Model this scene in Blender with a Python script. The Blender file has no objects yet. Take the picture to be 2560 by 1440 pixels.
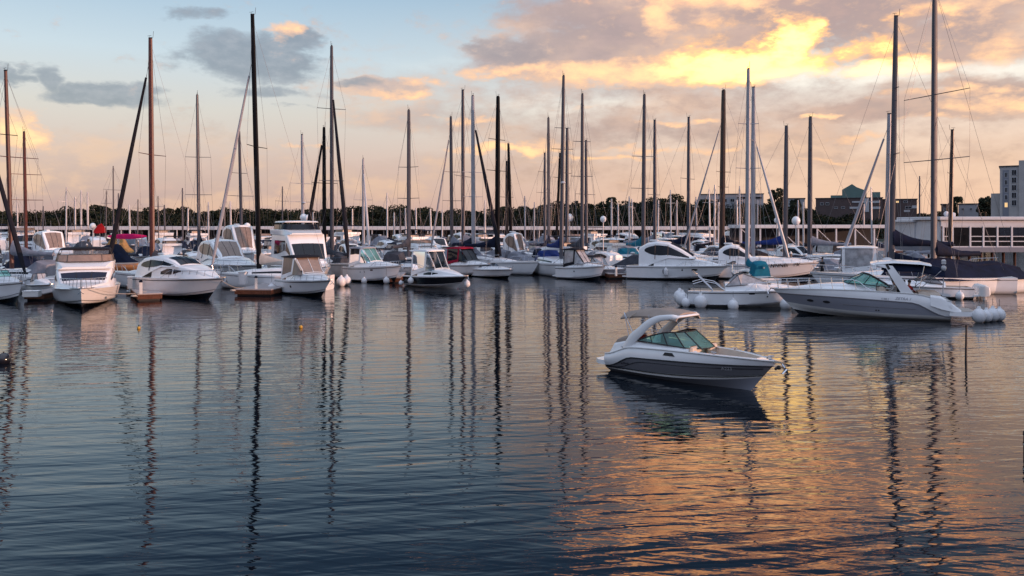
import bpy, math, random
import numpy as np
from mathutils import Vector, Matrix
R = math.radians
random.seed(7)
rng = np.random.default_rng(7)
SC = bpy.context.scene
COL = SC.collection
# ---------------------------------------------------------------- camera
CAM_H, FPX, HOR = 5.6, 1991.1, 560.0          # eye height (m), focal length and horizon in photo pixels (2560 wide)
cd = bpy.data.cameras.new('camera'); cam = bpy.data.objects.new('camera', cd); COL.objects.link(cam)
cam.location = (0, 0, CAM_H); cam.rotation_euler = (R(90), 0, 0)
cd.lens = 28.0; cd.sensor_width = 36.0; cd.shift_y = -(720 - HOR) / 2560.0
cd.clip_start = 0.1; cd.clip_end = 6000
SC.camera = cam
SC.view_settings.view_transform = 'Standard'; SC.view_settings.look = 'None'
SC.view_settings.exposure = 0.0; SC.view_settings.gamma = 1.0
SC.cycles.max_bounces = 6; SC.cycles.transparent_max_bounces = 12
SC.cycles.caustics_reflective = False; SC.cycles.caustics_refractive = False
SC.cycles.sample_clamp_indirect = 6

def lin(r, g, b, k=1.0):
    f = lambda c: (c/255/12.92 if c/255 <= .04045 else ((c/255+.055)/1.055)**2.4)
    return (f(r)*k, f(g)*k, f(b)*k)
def G(px, py, z=0.0):
    d = FPX*(CAM_H - z)/(py - HOR)
    return Vector(((px-1280)*d/FPX, d, z))
def PD(px, py, d):
    return Vector(((px-1280)*d/FPX, d, CAM_H-(py-HOR)*d/FPX))

# ---------------------------------------------------------------- node maths
class E:
    """a socket with arithmetic"""
    def __init__(s, nt, v): s.nt, s.v = nt, v
    def _m(s, op, *a, clamp=False):
        n = s.nt.nodes.new('ShaderNodeMath'); n.operation = op; n.use_clamp = clamp
        for i, x in enumerate((s,)+a):
            x = x.v if isinstance(x, E) else x
            if isinstance(x, (int, float)): n.inputs[i].default_value = x
            else: s.nt.links.new(x, n.inputs[i])
        return E(s.nt, n.outputs[0])
    def __add__(s, o): return s._m('ADD', o)
    __radd__ = __add__
    def __sub__(s, o): return s._m('SUBTRACT', o)
    def __rsub__(s, o): return (s*-1)+o
    def __mul__(s, o): return s._m('MULTIPLY', o)
    __rmul__ = __mul__
    def __truediv__(s, o): return s._m('DIVIDE', o)
    def mx(s, o): return s._m('MAXIMUM', o)
    def mn(s, o): return s._m('MINIMUM', o)
    def clamp(s): return s._m('ADD', 0.0, clamp=True)
    def smooth(s, a, b):
        n = s.nt.nodes.new('ShaderNodeMapRange'); n.interpolation_type = 'SMOOTHSTEP'
        s.nt.links.new(s.v, n.inputs[0]); n.inputs[1].default_value = a; n.inputs[2].default_value = b
        return E(s.nt, n.outputs[0])
def comb(nt, x, y, z):
    n = nt.nodes.new('ShaderNodeCombineXYZ')
    for i, q in enumerate((x, y, z)):
        q = q.v if isinstance(q, E) else q
        if isinstance(q, (int, float)): n.inputs[i].default_value = q
        else: nt.links.new(q, n.inputs[i])
    return n.outputs[0]
def noise(nt, vec, scale=1.0, detail=4, rough=.55, dist=0.0):
    n = nt.nodes.new('ShaderNodeTexNoise'); nt.links.new(vec, n.inputs['Vector'])
    n.inputs['Scale'].default_value = scale; n.inputs['Detail'].default_value = detail
    n.inputs['Roughness'].default_value = rough; n.inputs['Distortion'].default_value = dist
    return E(nt, n.outputs['Fac'])
def cmix(nt, f, a, b):
    n = nt.nodes.new('ShaderNodeMix'); n.data_type = 'RGBA'
    f = f.v if isinstance(f, E) else f
    if isinstance(f, (int, float)): n.inputs[0].default_value = f
    else: nt.links.new(f, n.inputs[0])
    for i, c in ((6, a), (7, b)):
        if isinstance(c, tuple): n.inputs[i].default_value = (*c, 1)
        else: nt.links.new(c, n.inputs[i])
    return n.outputs[2]
def ramp(nt, f, stops):
    n = nt.nodes.new('ShaderNodeValToRGB'); nt.links.new(f.v, n.inputs[0])
    el = n.color_ramp.elements
    while len(el) < len(stops): el.new(.5)
    for e, (p, c) in zip(el, stops): e.position = p
    for e, (p, c) in zip(el, stops): e.color = (*c, 1)
    return n.outputs[0]

# ---------------------------------------------------------------- sky
SUN_AZ, SUN_EL = 111.0, 5.0     # degrees clockwise from the view direction
W = bpy.data.worlds.new('World'); SC.world = W; W.use_nodes = True
nt = W.node_tree; nt.nodes.clear()
tc = nt.nodes.new('ShaderNodeTexCoord'); sp = nt.nodes.new('ShaderNodeSeparateXYZ')
nt.links.new(tc.outputs['Generated'], sp.inputs[0])
X, Y, Z = (E(nt, sp.outputs[i]) for i in range(3))
az = X._m('ARCTAN2', Y)*57.2958
el = Z._m('ARCSINE')*57.2958
def sky_deg(px, py):
    a = math.atan((px-1280)/FPX); return math.degrees(a), math.degrees(math.atan((HOR-py)/FPX*math.cos(a)))
skv = comb(nt, az/9.0, el/3.6, 0.0)
fb = noise(nt, skv, 1.0, 4, .55)
w1 = noise(nt, comb(nt, az/5.0, el/2.4, 3.7), 1.0, 5, .6)
w2 = noise(nt, comb(nt, az/5.0, el/2.4, 9.1), 1.0, 5, .6)
fine = noise(nt, comb(nt, az/1.9, el/1.0, 5.0), 1.0, 6, .62)
azw = az + (w1-.5)*7.0
elw = el + (w2-.5)*2.6
def blobs(lst):
    tot = None
    for px, py, rx, ry, k in lst:
        a, e = sky_deg(px, py)
        ra = math.degrees(rx/FPX)*math.cos(math.radians(a))**2; re = math.degrees(ry/FPX)
        dx = (azw-a)*(1/ra); dy = (elw-e)*(1/re)
        g = ((dx*dx+dy*dy)*-1+1).mx(0.0)*k
        tot = g if tot is None else tot.mx(g)
    return tot
t = (el/90.0).clamp()
# clear sky gradient, left of view and right of view; overhead a bright thin veil, ahead at 18..40 degrees a darker blue
base_l = ramp(nt, t, [(0, lin(192,160,156)), (.045, lin(205,177,171)), (.085, lin(206,199,193)), (.125, lin(192,206,216)),
                      (.18, lin(154,182,206)), (.25, lin(76,106,142)), (.42, lin(38,58,90)), (.62, lin(200,214,240,1.25)), (1, lin(215,224,245,1.45))])
base_r = ramp(nt, t, [(0, lin(238,196,168)), (.045, lin(234,198,176)), (.08, lin(236,212,196)), (.12, lin(222,220,214)),
                      (.18, lin(158,178,194)), (.25, lin(62,86,120)), (.42, lin(38,58,90)), (.62, lin(200,214,240,1.25)), (1, lin(215,224,245,1.45))])
base = cmix(nt, az.smooth(-16, 26), base_l, base_r)
# broad mauve stratus
mauve = blobs([(1750,260,1150,290,.60),(1250,420,700,60,.55),(2000,400,700,50,.5),(300,470,900,135,.62),(1080,300,330,62,.75),(960,215,190,30,.9),(1250,225,300,32,.55),(1600,330,560,66,.8),(1340,150,270,70,1.1),(1620,110,520,120,1.25),
               (1500,40,330,90,1.1),(2050,30,700,110,1.25),(2350,110,420,95,1.1),(2250,275,560,48,1.0),(2450,215,300,26,.9),(2000,330,700,60,.6),(680,440,800,90,.5),
               (2500,-40,900,120,1.1),(1750,-60,600,80,.9),(2150,-250,420,40,.6)])
m_a = (mauve + (fb-.5)*1.9 + (fine-.5)*.8).smooth(.12, .85)
mau_c = cmix(nt, az.smooth(-20, 20), lin(178,160,162), lin(190,153,143))
mau_c = cmix(nt, (fb*1.0+fine*.5).smooth(.60, 1.0), mau_c, lin(236,194,166))
mau_c = cmix(nt, (fine*1.2-fb*.5).smooth(.18, .55)*az.smooth(-8, 4)*.6, mau_c, lin(158,134,136))
c = cmix(nt, m_a*.93, base, mau_c)
# slate grey cumulus of the left half
grey = blobs([(485,40,120,22,.8),(610,150,215,68,1.35),(560,120,150,40,1.0),(740,105,110,30,.9),(120,195,70,42,1.0),(235,235,215,38,1.3),(30,182,75,20,1.1),(350,215,90,20,.9),(650,228,170,20,.9),
              (740,268,50,10,.7),(880,205,80,14,.7),(1180,125,70,22,.8),(1290,130,160,60,1.0),(1420,60,120,60,.8),(1900,35,160,40,.8),(2120,75,170,60,1.0),(2420,70,180,50,.8),(2480,230,160,20,.8),(1420,195,200,22,.6),
              (-300,60,300,80,1.0),(-700,250,400,70,1.0)])
g_a = (grey + (fb-.5)*1.7 + (fine-.5)*1.5).smooth(.12, .92)
gre_c = cmix(nt, az.smooth(-16, 12), lin(126,134,150), lin(172,146,144))
gre_c = cmix(nt, fine.smooth(.38, .72)*.55, gre_c, cmix(nt, az.smooth(-16, 12), lin(168,170,180), lin(214,178,160)))
c = cmix(nt, g_a*.9, c, gre_c)
# clouds lit by the low sun: orange rims and gold cores (brighter than white)
lit = blobs([(45,315,105,62,1.15),(700,82,75,22,.8),(1000,232,150,16,.8),(1060,205,120,14,.6),(760,368,90,8,.6),(1270,372,230,16,1.1),(1500,395,200,10,.8),(1150,300,120,14,.8),(1700,300,160,12,.8),(2150,340,160,12,.7),(2330,300,120,10,.7),(1350,355,120,30,.7),(1640,370,200,16,.9),(1780,372,160,14,.8),
             (2040,292,85,12,1.1),(1330,180,220,24,.9),(1550,185,330,46,1.15),(1850,165,330,62,1.5),(2000,100,90,80,1.5),(1640,40,70,90,.95),(1760,50,60,40,.6),(2180,125,110,50,.9),(2300,25,100,30,.8),(2420,20,160,32,1.0),
             (2250,168,240,30,1.2),(2520,130,120,60,.7),(2350,240,260,14,.7),(2470,262,170,22,.9),(2100,395,160,8,.6),(1450,265,90,10,.4),
             (1850,-60,400,100,1.3),(1700,-160,260,50,1.0),(2250,-130,300,50,1.0),(2000,-230,300,50,.9),(1560,-190,240,40,.9),(2500,-240,300,40,.8),(1900,-300,280,30,.62),(1500,-330,120,16,.5),(2300,-420,260,22,.5)])
lit = lit.mx(blobs([(1900,50,760,170,.30),(2350,0,500,180,.34),(1450,170,330,60,.32)]))
l_in = lit + (fine-.5)*1.9 + (fb-.5)*.9
l_a = l_in.smooth(.20, .95)
core = (l_in*1.0).smooth(.60, 1.45)
# distance from the bright patch where the sun stands behind the cloud
a0, e0 = sky_deg(2010, 130)
ddx = (az-a0)*(1/13.0); ddy = (el-e0)*(1/3.9)
glow = ((ddx*ddx+ddy*ddy)*-1+1).mx(0.0)
lit_c = cmix(nt, az.smooth(-26, -8), lin(238,190,160), lin(252,198,158))
lit_c = cmix(nt, core, lit_c, lin(255,218,158,1.12))
lit_c = cmix(nt, el.smooth(14.5, 18), lit_c, cmix(nt, core, lin(255,166,106,2.3), lin(255,182,120,3.9)))
hot = cmix(nt, core, lin(255,186,112,1.4), lin(255,204,122,2.7))
lit_c = cmix(nt, glow.smooth(.12, .95), lit_c, hot)
c = cmix(nt, l_a, c, lit_c)
# a white-gold veil low in the right half
veil = blobs([(2150,190,420,40,.9),(2480,175,260,40,.8),(1450,262,320,36,.6),(1050,160,200,30,.3)])
c = cmix(nt, (veil*(1.15-fine)).smooth(.1,.75)*.8, c, lin(255,246,232,1.05))
# warm dusk glow at the right, away from the frame, and cool dusk behind the viewer
back = (Y*-1).smooth(.05, .6)
c = cmix(nt, back, c, ramp(nt, t, [(0, lin(112,113,138)), (.12, lin(142,149,176)), (.38, lin(196,210,240,1.3)), (1, lin(215,224,245,1.45))]))
c = cmix(nt, (Z*-1).smooth(0, .05), c, lin(40,46,56))
bg = nt.nodes.new('ShaderNodeBackground'); nt.links.new(c, bg.inputs[0]); bg.inputs[1].default_value = 1.0
# the physical sky of the same low sun, added faintly
ns = nt.nodes.new('ShaderNodeTexSky'); ns.sky_type = 'NISHITA'; ns.sun_disc = False
ns.sun_elevation = R(SUN_EL); ns.sun_rotation = R(SUN_AZ); ns.dust_density = 2.0
bg2 = nt.nodes.new('ShaderNodeBackground'); nt.links.new(ns.outputs[0], bg2.inputs[0]); bg2.inputs[1].default_value = 0.05
ad = nt.nodes.new('ShaderNodeAddShader'); nt.links.new(bg.outputs[0], ad.inputs[0]); nt.links.new(bg2.outputs[0], ad.inputs[1])
wo = nt.nodes.new('ShaderNodeOutputWorld'); nt.links.new(ad.outputs[0], wo.inputs[0])
# ---------------------------------------------------------------- sun
sl = bpy.data.lights.new('sun', 'SUN'); so = bpy.data.objects.new('sun', sl); COL.objects.link(so)
sl.energy = 4.0; sl.angle = R(0.8); sl.color = (1.0, .56, .40)
sd = Vector((math.sin(R(SUN_AZ))*math.cos(R(SUN_EL)), math.cos(R(SUN_AZ))*math.cos(R(SUN_EL)), math.sin(R(SUN_EL))))
so.rotation_euler = sd.to_track_quat('Z', 'Y').to_euler(); so.location = (60, 20, 30)

# ---------------------------------------------------------------- tagging
def tag(o, label=None, cat=None, group=None, kind=None):
    if label: o['label'] = label
    if cat: o['category'] = cat
    if group: o['group'] = group
    if kind: o['kind'] = kind
    return o
def thing(name, label, cat, loc=(0,0,0), rz=0.0, group=None):
    o = bpy.data.objects.new(name, None); COL.objects.link(o)
    o.location = loc; o.rotation_euler = (0, 0, rz); o.empty_display_size = .3
    return tag(o, label, cat, group)
def copy_tree(o, parent=None):
    c_ = o.copy(); COL.objects.link(c_)
    if parent is not None: c_.parent = parent
    for ch in list(KIDS.get(o, ())):
        KIDS.setdefault(c_, []).append(copy_tree(ch, c_))
    return c_
KIDS = {}

# ---------------------------------------------------------------- mesh builder
class MB:
    def __init__(s): s.v = []; s.f = []
    def grid(s, P, cu=False, cv=False):
        n, m = len(P), len(P[0]); b = len(s.v)
        for r_ in P: s.v.extend(tuple(p) for p in r_)
        for i in range(n if cu else n-1):
            for j in range(m if cv else m-1):
                i2, j2 = (i+1) % n, (j+1) % m
                s.f.append((b+i*m+j, b+i2*m+j, b+i2*m+j2, b+i*m+j2))
        return s
    def poly(s, pts):
        b = len(s.v); s.v.extend(tuple(p) for p in pts); s.f.append(tuple(range(b, b+len(pts)))); return s
    def box(s, c, d, rz=0.0, ch=0.0):
        cx, cy, cz = c; x, y, z = d[0]/2, d[1]/2, d[2]/2; ca, sa = math.cos(rz), math.sin(rz)
        b = len(s.v)
        if ch <= 0:
            for k in (-1, 1):
                for i, j in ((-1,-1),(1,-1),(1,1),(-1,1)):
                    s.v.append((cx+i*x*ca-j*y*sa, cy+i*x*sa+j*y*ca, cz+k*z))
            for f in ((3,2,1,0),(4,5,6,7),(0,1,5,4),(1,2,6,5),(2,3,7,6),(3,0,4,7)): s.f.append(tuple(b+q for q in f))
            return s
        rings = []
        for zz, ins in ((-z, ch), (-z+ch, 0), (z-ch, 0), (z, ch)):
            xx, yy = x-ins, y-ins; c2 = ch
            r_ = []
            for i, j in ((-1,-1),(1,-1),(1,1),(-1,1)):
                a_ = (i*(xx-c2), j*yy); b_ = (i*xx, j*(yy-c2))
                r_ += [a_, b_] if i*j < 0 else [b_, a_]
            rings.append([(cx+p*ca-q*sa, cy+p*sa+q*ca, cz+zz) for p, q in r_])
        s.grid(rings, cv=True); s.poly(rings[0][::-1]); s.poly(rings[-1]); return s
    def sweep(s, path, a, b=None, up=(0,0,1), n=6, caps=True):
        """elliptic section: a = half size across (tangent x up), b = half size along up"""
        path = [Vector(p) for p in path]; up = Vector(up); m = len(path)
        if not hasattr(a, '__len__'): a = [a]*m
        if b is None: b = a
        if not hasattr(b, '__len__'): b = [b]*m
        rows = []
        for i, p in enumerate(path):
            tg = (path[min(i+1, m-1)]-path[max(i-1, 0)])
            tg = tg.normalized() if tg.length > 1e-9 else Vector((1,0,0))
            sd_ = tg.cross(up)
            if sd_.length < 1e-3: sd_ = tg.cross(Vector((1,0,0)))
            sd_.normalize(); u_ = sd_.cross(tg).normalized()
            rows.append([p+sd_*(a[i]*math.cos(2*math.pi*k/n))+u_*(b[i]*math.sin(2*math.pi*k/n)) for k in range(n)])
        s.grid(rows, cv=True)
        if caps: s.poly(rows[0][::-1]); s.poly(rows[-1])
        return s
    def ball(s, c, r, nu=12, nv=8, rot=None):
        r = (r, r, r) if not hasattr(r, '__len__') else r
        rows = []
        for i in range(nv+1):
            th = math.pi*i/nv; th = min(max(th, .02), math.pi-.02)
            row = []
            for k in range(nu):
                ph = 2*math.pi*k/nu
                q = Vector((r[0]*math.sin(th)*math.cos(ph), r[1]*math.sin(th)*math.sin(ph), r[2]*math.cos(th)))
                if rot: q = rot @ q
                row.append(q+Vector(c))
            rows.append(row)
        return s.grid(rows, cv=True)
    def lathe(s, c, prof, n=12):
        rows = [[(c[0]+r*math.cos(2*math.pi*k/n), c[1]+r*math.sin(2*math.pi*k/n), c[2]+z) for k in range(n)] for r, z in prof]
        return s.grid(rows, cv=True)
    def slab(s, outline, z0, z1):
        """closed prism from an outline of (x, y)"""
        a = [(x, y, z0) for x, y in outline]; b = [(x, y, z1) for x, y in outline]
        s.grid([a, b], cv=True); s.poly(a[::-1]); s.poly(b); return s
    def build(s, name, m, parent=None, smooth=True, ang=38):
        me = bpy.data.meshes.new(name); me.from_pydata([tuple(p) for p in s.v], [], s.f)
        if smooth:
            me.shade_smooth(); me.set_sharp_from_angle(angle=R(ang))
        me.materials.append(m)
        o = bpy.data.objects.new(name, me); COL.objects.link(o)
        if parent is not None: o.parent = parent; KIDS.setdefault(parent, []).append(o)
        return o

# ---------------------------------------------------------------- materials
MATS = {}
def mat(name, col, rough=.4, metal=0.0, var=.12, vs=3.0, spec=.5, coat=0.0, bump=0.0, bs=40.0, alpha=None):
    if name in MATS: return MATS[name]
    m = bpy.data.materials.new(name); m.use_nodes = True; n_ = m.node_tree
    bs_ = n_.nodes['Principled BSDF']; geo = n_.nodes.new('ShaderNodeTexCoord')
    nz = noise(n_, geo.outputs['Object'], vs, 5, .6)
    lo = tuple(c_*(1-var) for c_ in col); hi = tuple(min(1, c_*(1+var)) for c_ in col)
    n_.links.new(cmix(n_, nz.smooth(.25, .75), lo, hi), bs_.inputs['Base Color'])
    n_.links.new((nz*.25*rough*2+rough*.75).v, bs_.inputs['Roughness'])
    bs_.inputs['Metallic'].default_value = metal; bs_.inputs['Specular IOR Level'].default_value = spec
    if coat: bs_.inputs['Coat Weight'].default_value = coat; bs_.inputs['Coat Roughness'].default_value = .05
    if bump:
        b_ = n_.nodes.new('ShaderNodeBump'); b_.inputs['Distance'].default_value = bump
        n_.links.new(noise(n_, geo.outputs['Object'], bs, 4, .6).v, b_.inputs['Height']); n_.links.new(b_.outputs[0], bs_.inputs['Normal'])
    MATS[name] = m; return m
def glass(name, tint, gl=.25, body=0.0):
    m = bpy.data.materials.new(name); m.use_nodes = True; n_ = m.node_tree; n_.nodes.clear()
    tr = n_.nodes.new('ShaderNodeBsdfTransparent'); tr.inputs[0].default_value = (*tint, 1)
    g_ = n_.nodes.new('ShaderNodeBsdfGlossy'); g_.inputs['Roughness'].default_value = .03; g_.inputs[0].default_value = (.9,.95,1,1)
    lw = n_.nodes.new('ShaderNodeLayerWeight'); lw.inputs[0].default_value = gl
    base_ = tr.outputs[0]
    if body:
        df = n_.nodes.new('ShaderNodeBsdfDiffuse'); df.inputs[0].default_value = (*tint, 1); tl = n_.nodes.new('ShaderNodeBsdfTranslucent'); tl.inputs[0].default_value = (*tint, 1)
        a_ = n_.nodes.new('ShaderNodeMixShader'); a_.inputs[0].default_value = .5; n_.links.new(df.outputs[0], a_.inputs[1]); n_.links.new(tl.outputs[0], a_.inputs[2])
        b_ = n_.nodes.new('ShaderNodeMixShader'); b_.inputs[0].default_value = body; n_.links.new(tr.outputs[0], b_.inputs[1]); n_.links.new(a_.outputs[0], b_.inputs[2]); base_ = b_.outputs[0]
    mx = n_.nodes.new('ShaderNodeMixShader'); n_.links.new(lw.outputs['Fresnel'], mx.inputs[0])
    n_.links.new(base_, mx.inputs[1]); n_.links.new(g_.outputs[0], mx.inputs[2])
    o_ = n_.nodes.new('ShaderNodeOutputMaterial'); n_.links.new(mx.outputs[0], o_.inputs[0])
    return m
M = dict(
    white=mat('white_gelcoat', (.80,.81,.83), .22, var=.05, vs=.8, coat=.3),
    white2=mat('off_white_gelcoat', (.62,.62,.62), .3, var=.08, vs=1.0),
    cream=mat('cream_vinyl', (.50,.42,.35), .5, var=.06),
    tan=mat('tan_canvas', (.30,.25,.22), .8, var=.1, bump=.002, spec=.12),
    tancover=mat('ochre_canvas', (.34,.20,.08), .8, var=.15, bump=.003, spec=.12),
    grey=mat('grey_gelcoat', (.16,.16,.18), .25, var=.05, vs=.8, coat=.5),
    greyl=mat('mid_grey_gelcoat', (.27,.28,.33), .25, var=.05, vs=.8, coat=.4),
    black=mat('black_gelcoat', (.008,.008,.012), .15, var=.1, coat=.5),
    rubber=mat('black_rubber', (.015,.015,.018), .6),
    darkglass=mat('smoked_glass', (.008,.010,.016), .06, var=.2, spec=.35),
    blueglass=mat('blue_black_glass', (.004,.006,.026), .08, var=.2, spec=.16),
    tanglass=mat('bronze_screen', (.22,.16,.13), .25, var=.15),
    vinyl=mat('clear_vinyl', (.33,.33,.35), .12, var=.35, vs=2.0, spec=.7),
    canvasblack=mat('black_canvas', (.014,.014,.02), .75, var=.2, bump=.003, bs=8, spec=.12),
    canvasnavy=mat('navy_canvas', (.007,.011,.028), .8, var=.35, vs=1.5, bump=.05, bs=2.2, spec=.12),
    canvasblue=mat('blue_canvas', (.010,.026,.13), .75, var=.25, vs=1.5, bump=.04, bs=3, spec=.12),
    canvasteal=mat('teal_canvas', (.008,.13,.20), .7, var=.15, bump=.006, bs=6, spec=.12),
    canvasgrey=mat('grey_canvas', (.20,.21,.25), .8, var=.2, vs=1.5, bump=.05, bs=2.4, spec=.12),
    canvasdgrey=mat('charcoal_canvas', (.05,.055,.07), .8, var=.25, vs=1.5, bump=.05, bs=2.4, spec=.12),
    canvasbeige=mat('beige_canvas', (.40,.37,.34), .8, var=.12, bump=.006, bs=5, spec=.12),
    canvasred=mat('maroon_canvas', (.27,.012,.035), .75, var=.15, bump=.003, spec=.12),
    pink=mat('pink_canvas', (.50,.01,.11), .6, var=.1, spec=.12),
    red=mat('red_canvas', (.45,.01,.012), .6, var=.1, spec=.12),
    darkred=mat('dark_red_vinyl', (.16,.01,.008), .4, var=.1, spec=.12),
    steel=mat('polished_rail', (.55,.56,.6), .22, 1.0, var=.05),
    alu=mat('pale_aluminium_spar', (.30,.31,.35), .45, .0, var=.1, vs=1),
    alug=mat('grey_aluminium_spar', (.055,.057,.075), .5, .0, var=.1, vs=1),
    aluw=mat('white_spar', (.48,.48,.50), .35, var=.06, vs=1),
    sparblack=mat('black_spar', (.006,.006,.008), .6, var=.1, vs=1, spec=.12),
    sparbrown=mat('varnished_red_spar', (.085,.024,.018), .45, var=.3, vs=2, coat=.1),
    spardkbrown=mat('dark_brown_spar', (.035,.018,.015), .4, var=.2, vs=2),
    wire=mat('rigging_wire', (.20,.19,.20), .5, .4),
    fender=mat('white_fender_vinyl', (.66,.67,.70), .4, var=.08, vs=4),
    wood=mat('weathered_dock_wood', (.16,.12,.10), .8, var=.25, vs=6, bump=.004),
    woodred=mat('dark_dock_timber', (.10,.045,.03), .8, var=.3, vs=6, bump=.004, spec=.12),
    concrete=mat('pale_dock_deck', (.34,.31,.31), .85, var=.12, vs=4, bump=.003),
    skin=mat('skin', (.42,.24,.17), .5), hair=mat('dark_hair', (.02,.014,.01), .6),
    clothdark=mat('dark_clothes', (.015,.016,.022), .8), clothwhite=mat('white_shirt', (.6,.6,.6), .8),
    clothred=mat('red_shirt', (.25,.02,.02), .8, spec=.12),
    yellow=mat('yellow_buoy', (.45,.26,.03), .5),
)
M['teal'] = glass('teal_windscreen', (.38,.80,.72), .35, .30)
M['clear'] = glass('clear_window', (.70,.74,.78), .32, .18)
M['smoke'] = glass('smoke_window', (.30,.32,.36), .30)

# ---------------------------------------------------------------- water
mw = bpy.data.materials.new('harbour_water'); mw.use_nodes = True; wn = mw.node_tree
pb = wn.nodes['Principled BSDF']
pb.inputs['Base Color'].default_value = (.0012,.005,.010,1); pb.inputs['Roughness'].default_value = .0
pb.inputs['IOR'].default_value = 1.45; pb.inputs['Specular Tint'].default_value = (1,1,1,1)
gm = wn.nodes.new('ShaderNodeNewGeometry'); ws = wn.nodes.new('ShaderNodeSeparateXYZ'); wn.links.new(gm.outputs['Position'], ws.inputs[0])
wx, wy = E(wn, ws.outputs[0]), E(wn, ws.outputs[1])
def rot(a): return wx*math.cos(R(a))+wy*math.sin(R(a)), wx*-math.sin(R(a))+wy*math.cos(R(a))
calm = noise(wn, comb(wn, wx*.05, wy*.07, 0.0), 1.0, 3, .5)
a1, b1 = rot(9);   h1 = noise(wn, comb(wn, a1*.42, b1*2.1, 0.0), 1.0, 2.0, .42, .35)
a2, b2 = rot(-13); h2 = noise(wn, comb(wn, a2*.85, b2*4.2, 4.0), 1.0, 2.0, .45, .3)
a3, b3 = rot(20);  h3 = noise(wn, comb(wn, a3*2.2, b3*8.0, 8.0), 1.0, 2.0, .5)
a4, b4 = rot(4);   h4 = noise(wn, comb(wn, a4*.10, b4*.42, 2.0), 1.0, 1.0, .5)
hh = h1*.024*(calm*1.0+.5) + h2*.0075*(calm*1.4+.2) + h3*.0012*(calm*1.5+.2) + h4*.034
bm = wn.nodes.new('ShaderNodeBump'); bm.inputs['Distance'].default_value = 1.0; bm.inputs['Strength'].default_value = 1.0
wn.links.new(hh.v, bm.inputs['Height']); wn.links.new(bm.outputs[0], pb.inputs['Normal'])
wb = MB(); xs = [-1600,-400,-100,100,400,1600]; ys = [-60,0,30,60,120,240,400]
wb.grid([[(x, y, 0) for y in ys] for x in xs]); wo_ = wb.build('water', mw, smooth=False); tag(wo_, kind='structure')
# ================================================================ far shore
M['land'] = mat('shore_ground', (.025,.032,.020), .95, var=.3, vs=.05)
M['leaf'] = mat('far_foliage', (.022,.028,.018), .95, var=.4, vs=.06, spec=.1)
M['leaf2'] = mat('mid_foliage', (.022,.030,.016), .95, var=.5, vs=.3)
M['bark'] = mat('bark', (.06,.045,.035), .9, var=.3)
M['wallgrey'] = mat('pale_grey_render', (.30,.31,.34), .85, var=.08, vs=.3)
M['walltower'] = mat('tower_render', (.40,.385,.38), .85, var=.1, vs=.3)
M['walltower2'] = mat('tower_recess_render', (.20,.21,.25), .85, var=.06, vs=.3)
M['brick'] = mat('dark_brick', (.085,.06,.06), .9, var=.15, vs=.5)
M['greenclad'] = mat('grey_green_cladding', (.10,.17,.16), .7, var=.1, vs=.4)
M['roofdark'] = mat('dark_roof', (.05,.05,.055), .8, var=.1)
M['bandwhite'] = mat('white_band', (.42,.43,.46), .7, var=.06)
M['deckwhite'] = mat('white_timber', (.60,.61,.64), .55, var=.06, vs=1)
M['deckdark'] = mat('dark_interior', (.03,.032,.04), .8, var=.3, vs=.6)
def lamp_mat(name, col, k):
    m = bpy.data.materials.new(name); m.use_nodes = True; p = m.node_tree.nodes['Principled BSDF']
    p.inputs['Base Color'].default_value = (.1,.08,.05,1); p.inputs['Emission Color'].default_value = (*col, 1); p.inputs['Emission Strength'].default_value = k
    return m
M['litwin'] = lamp_mat('lit_window', (1,.62,.25), 1.1)

# the hill line of the far shore, read off as (photo x, photo y of the tree tops)
RIDGE = [(-500,524),(-200,528),(0,530),(60,532),(120,533),(150,524),(175,517),(250,521),(300,516),(340,524),(400,529),(440,524),(500,532),(560,527),(600,530),(700,521),(760,531),(820,524),(900,518),(960,522),(1050,521),(1100,524),(1160,532),(1190,534),(1240,528),(1300,518),(1380,512),(1440,512),(1480,519),(1530,505),(1580,500),(1640,494),(1700,497),(1760,505),(1860,510),(1920,506),(1960,512),(2050,500+22),(2150,530),(2300,538),(2420,532),(2520,536),(2700,530),(3000,524)]
def ridge_y(px):
    return float(np.interp(px, [r[0] for r in RIDGE], [r[1] for r in RIDGE]))
D_W = 330.0
g_ = MB(); rows = []
for k, yy in enumerate((225, 228, 285, 334, 380, 700)):
    row = []
    for px in range(-900, 3600, 60):
        x = (px-1280)*D_W/FPX
        hgt = (HOR-ridge_y(px))*D_W/FPX
        z = (-.6, .9, 1.6, max(1.6, CAM_H+hgt-1.6), max(1.6, CAM_H+hgt*1.03-2.5), 2)[k]
        row.append((x*(yy/D_W if yy > D_W else 1.0), yy, z))
    rows.append(row)
g_.grid(rows); tag(g_.build('hill', M['land'], smooth=True), kind='structure')

def crown_points(n, c, r, seed):
    """leaf sprays through the volume of an uneven crown"""
    q = np.random.default_rng(seed)
    d = q.normal(size=(n, 3)); d /= np.linalg.norm(d, axis=1)[:, None]
    lob = q.normal(size=(7, 3)); lob /= np.linalg.norm(lob, axis=1)[:, None]
    b = np.max(d @ lob.T, axis=1)
    rad = (.55+.5*b)*(q.random(n)**.28)
    return np.array(c)+d*rad[:, None]*np.array(r)
def leaf_mesh(pts, size, seed):
    q = np.random.default_rng(seed); n = len(pts)
    a = q.normal(size=(n, 3)); a /= np.linalg.norm(a, axis=1)[:, None]
    b = np.cross(a, q.normal(size=(n, 3))); b /= np.linalg.norm(b, axis=1)[:, None]
    s = size*(.5+q.random(n))[:, None]
    v = np.stack([pts+a*s, pts+b*s*.7, pts-a*s, pts-b*s*.7], 1).reshape(-1, 3)
    f = np.arange(n*4).reshape(-1, 4)
    return v, f
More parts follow.
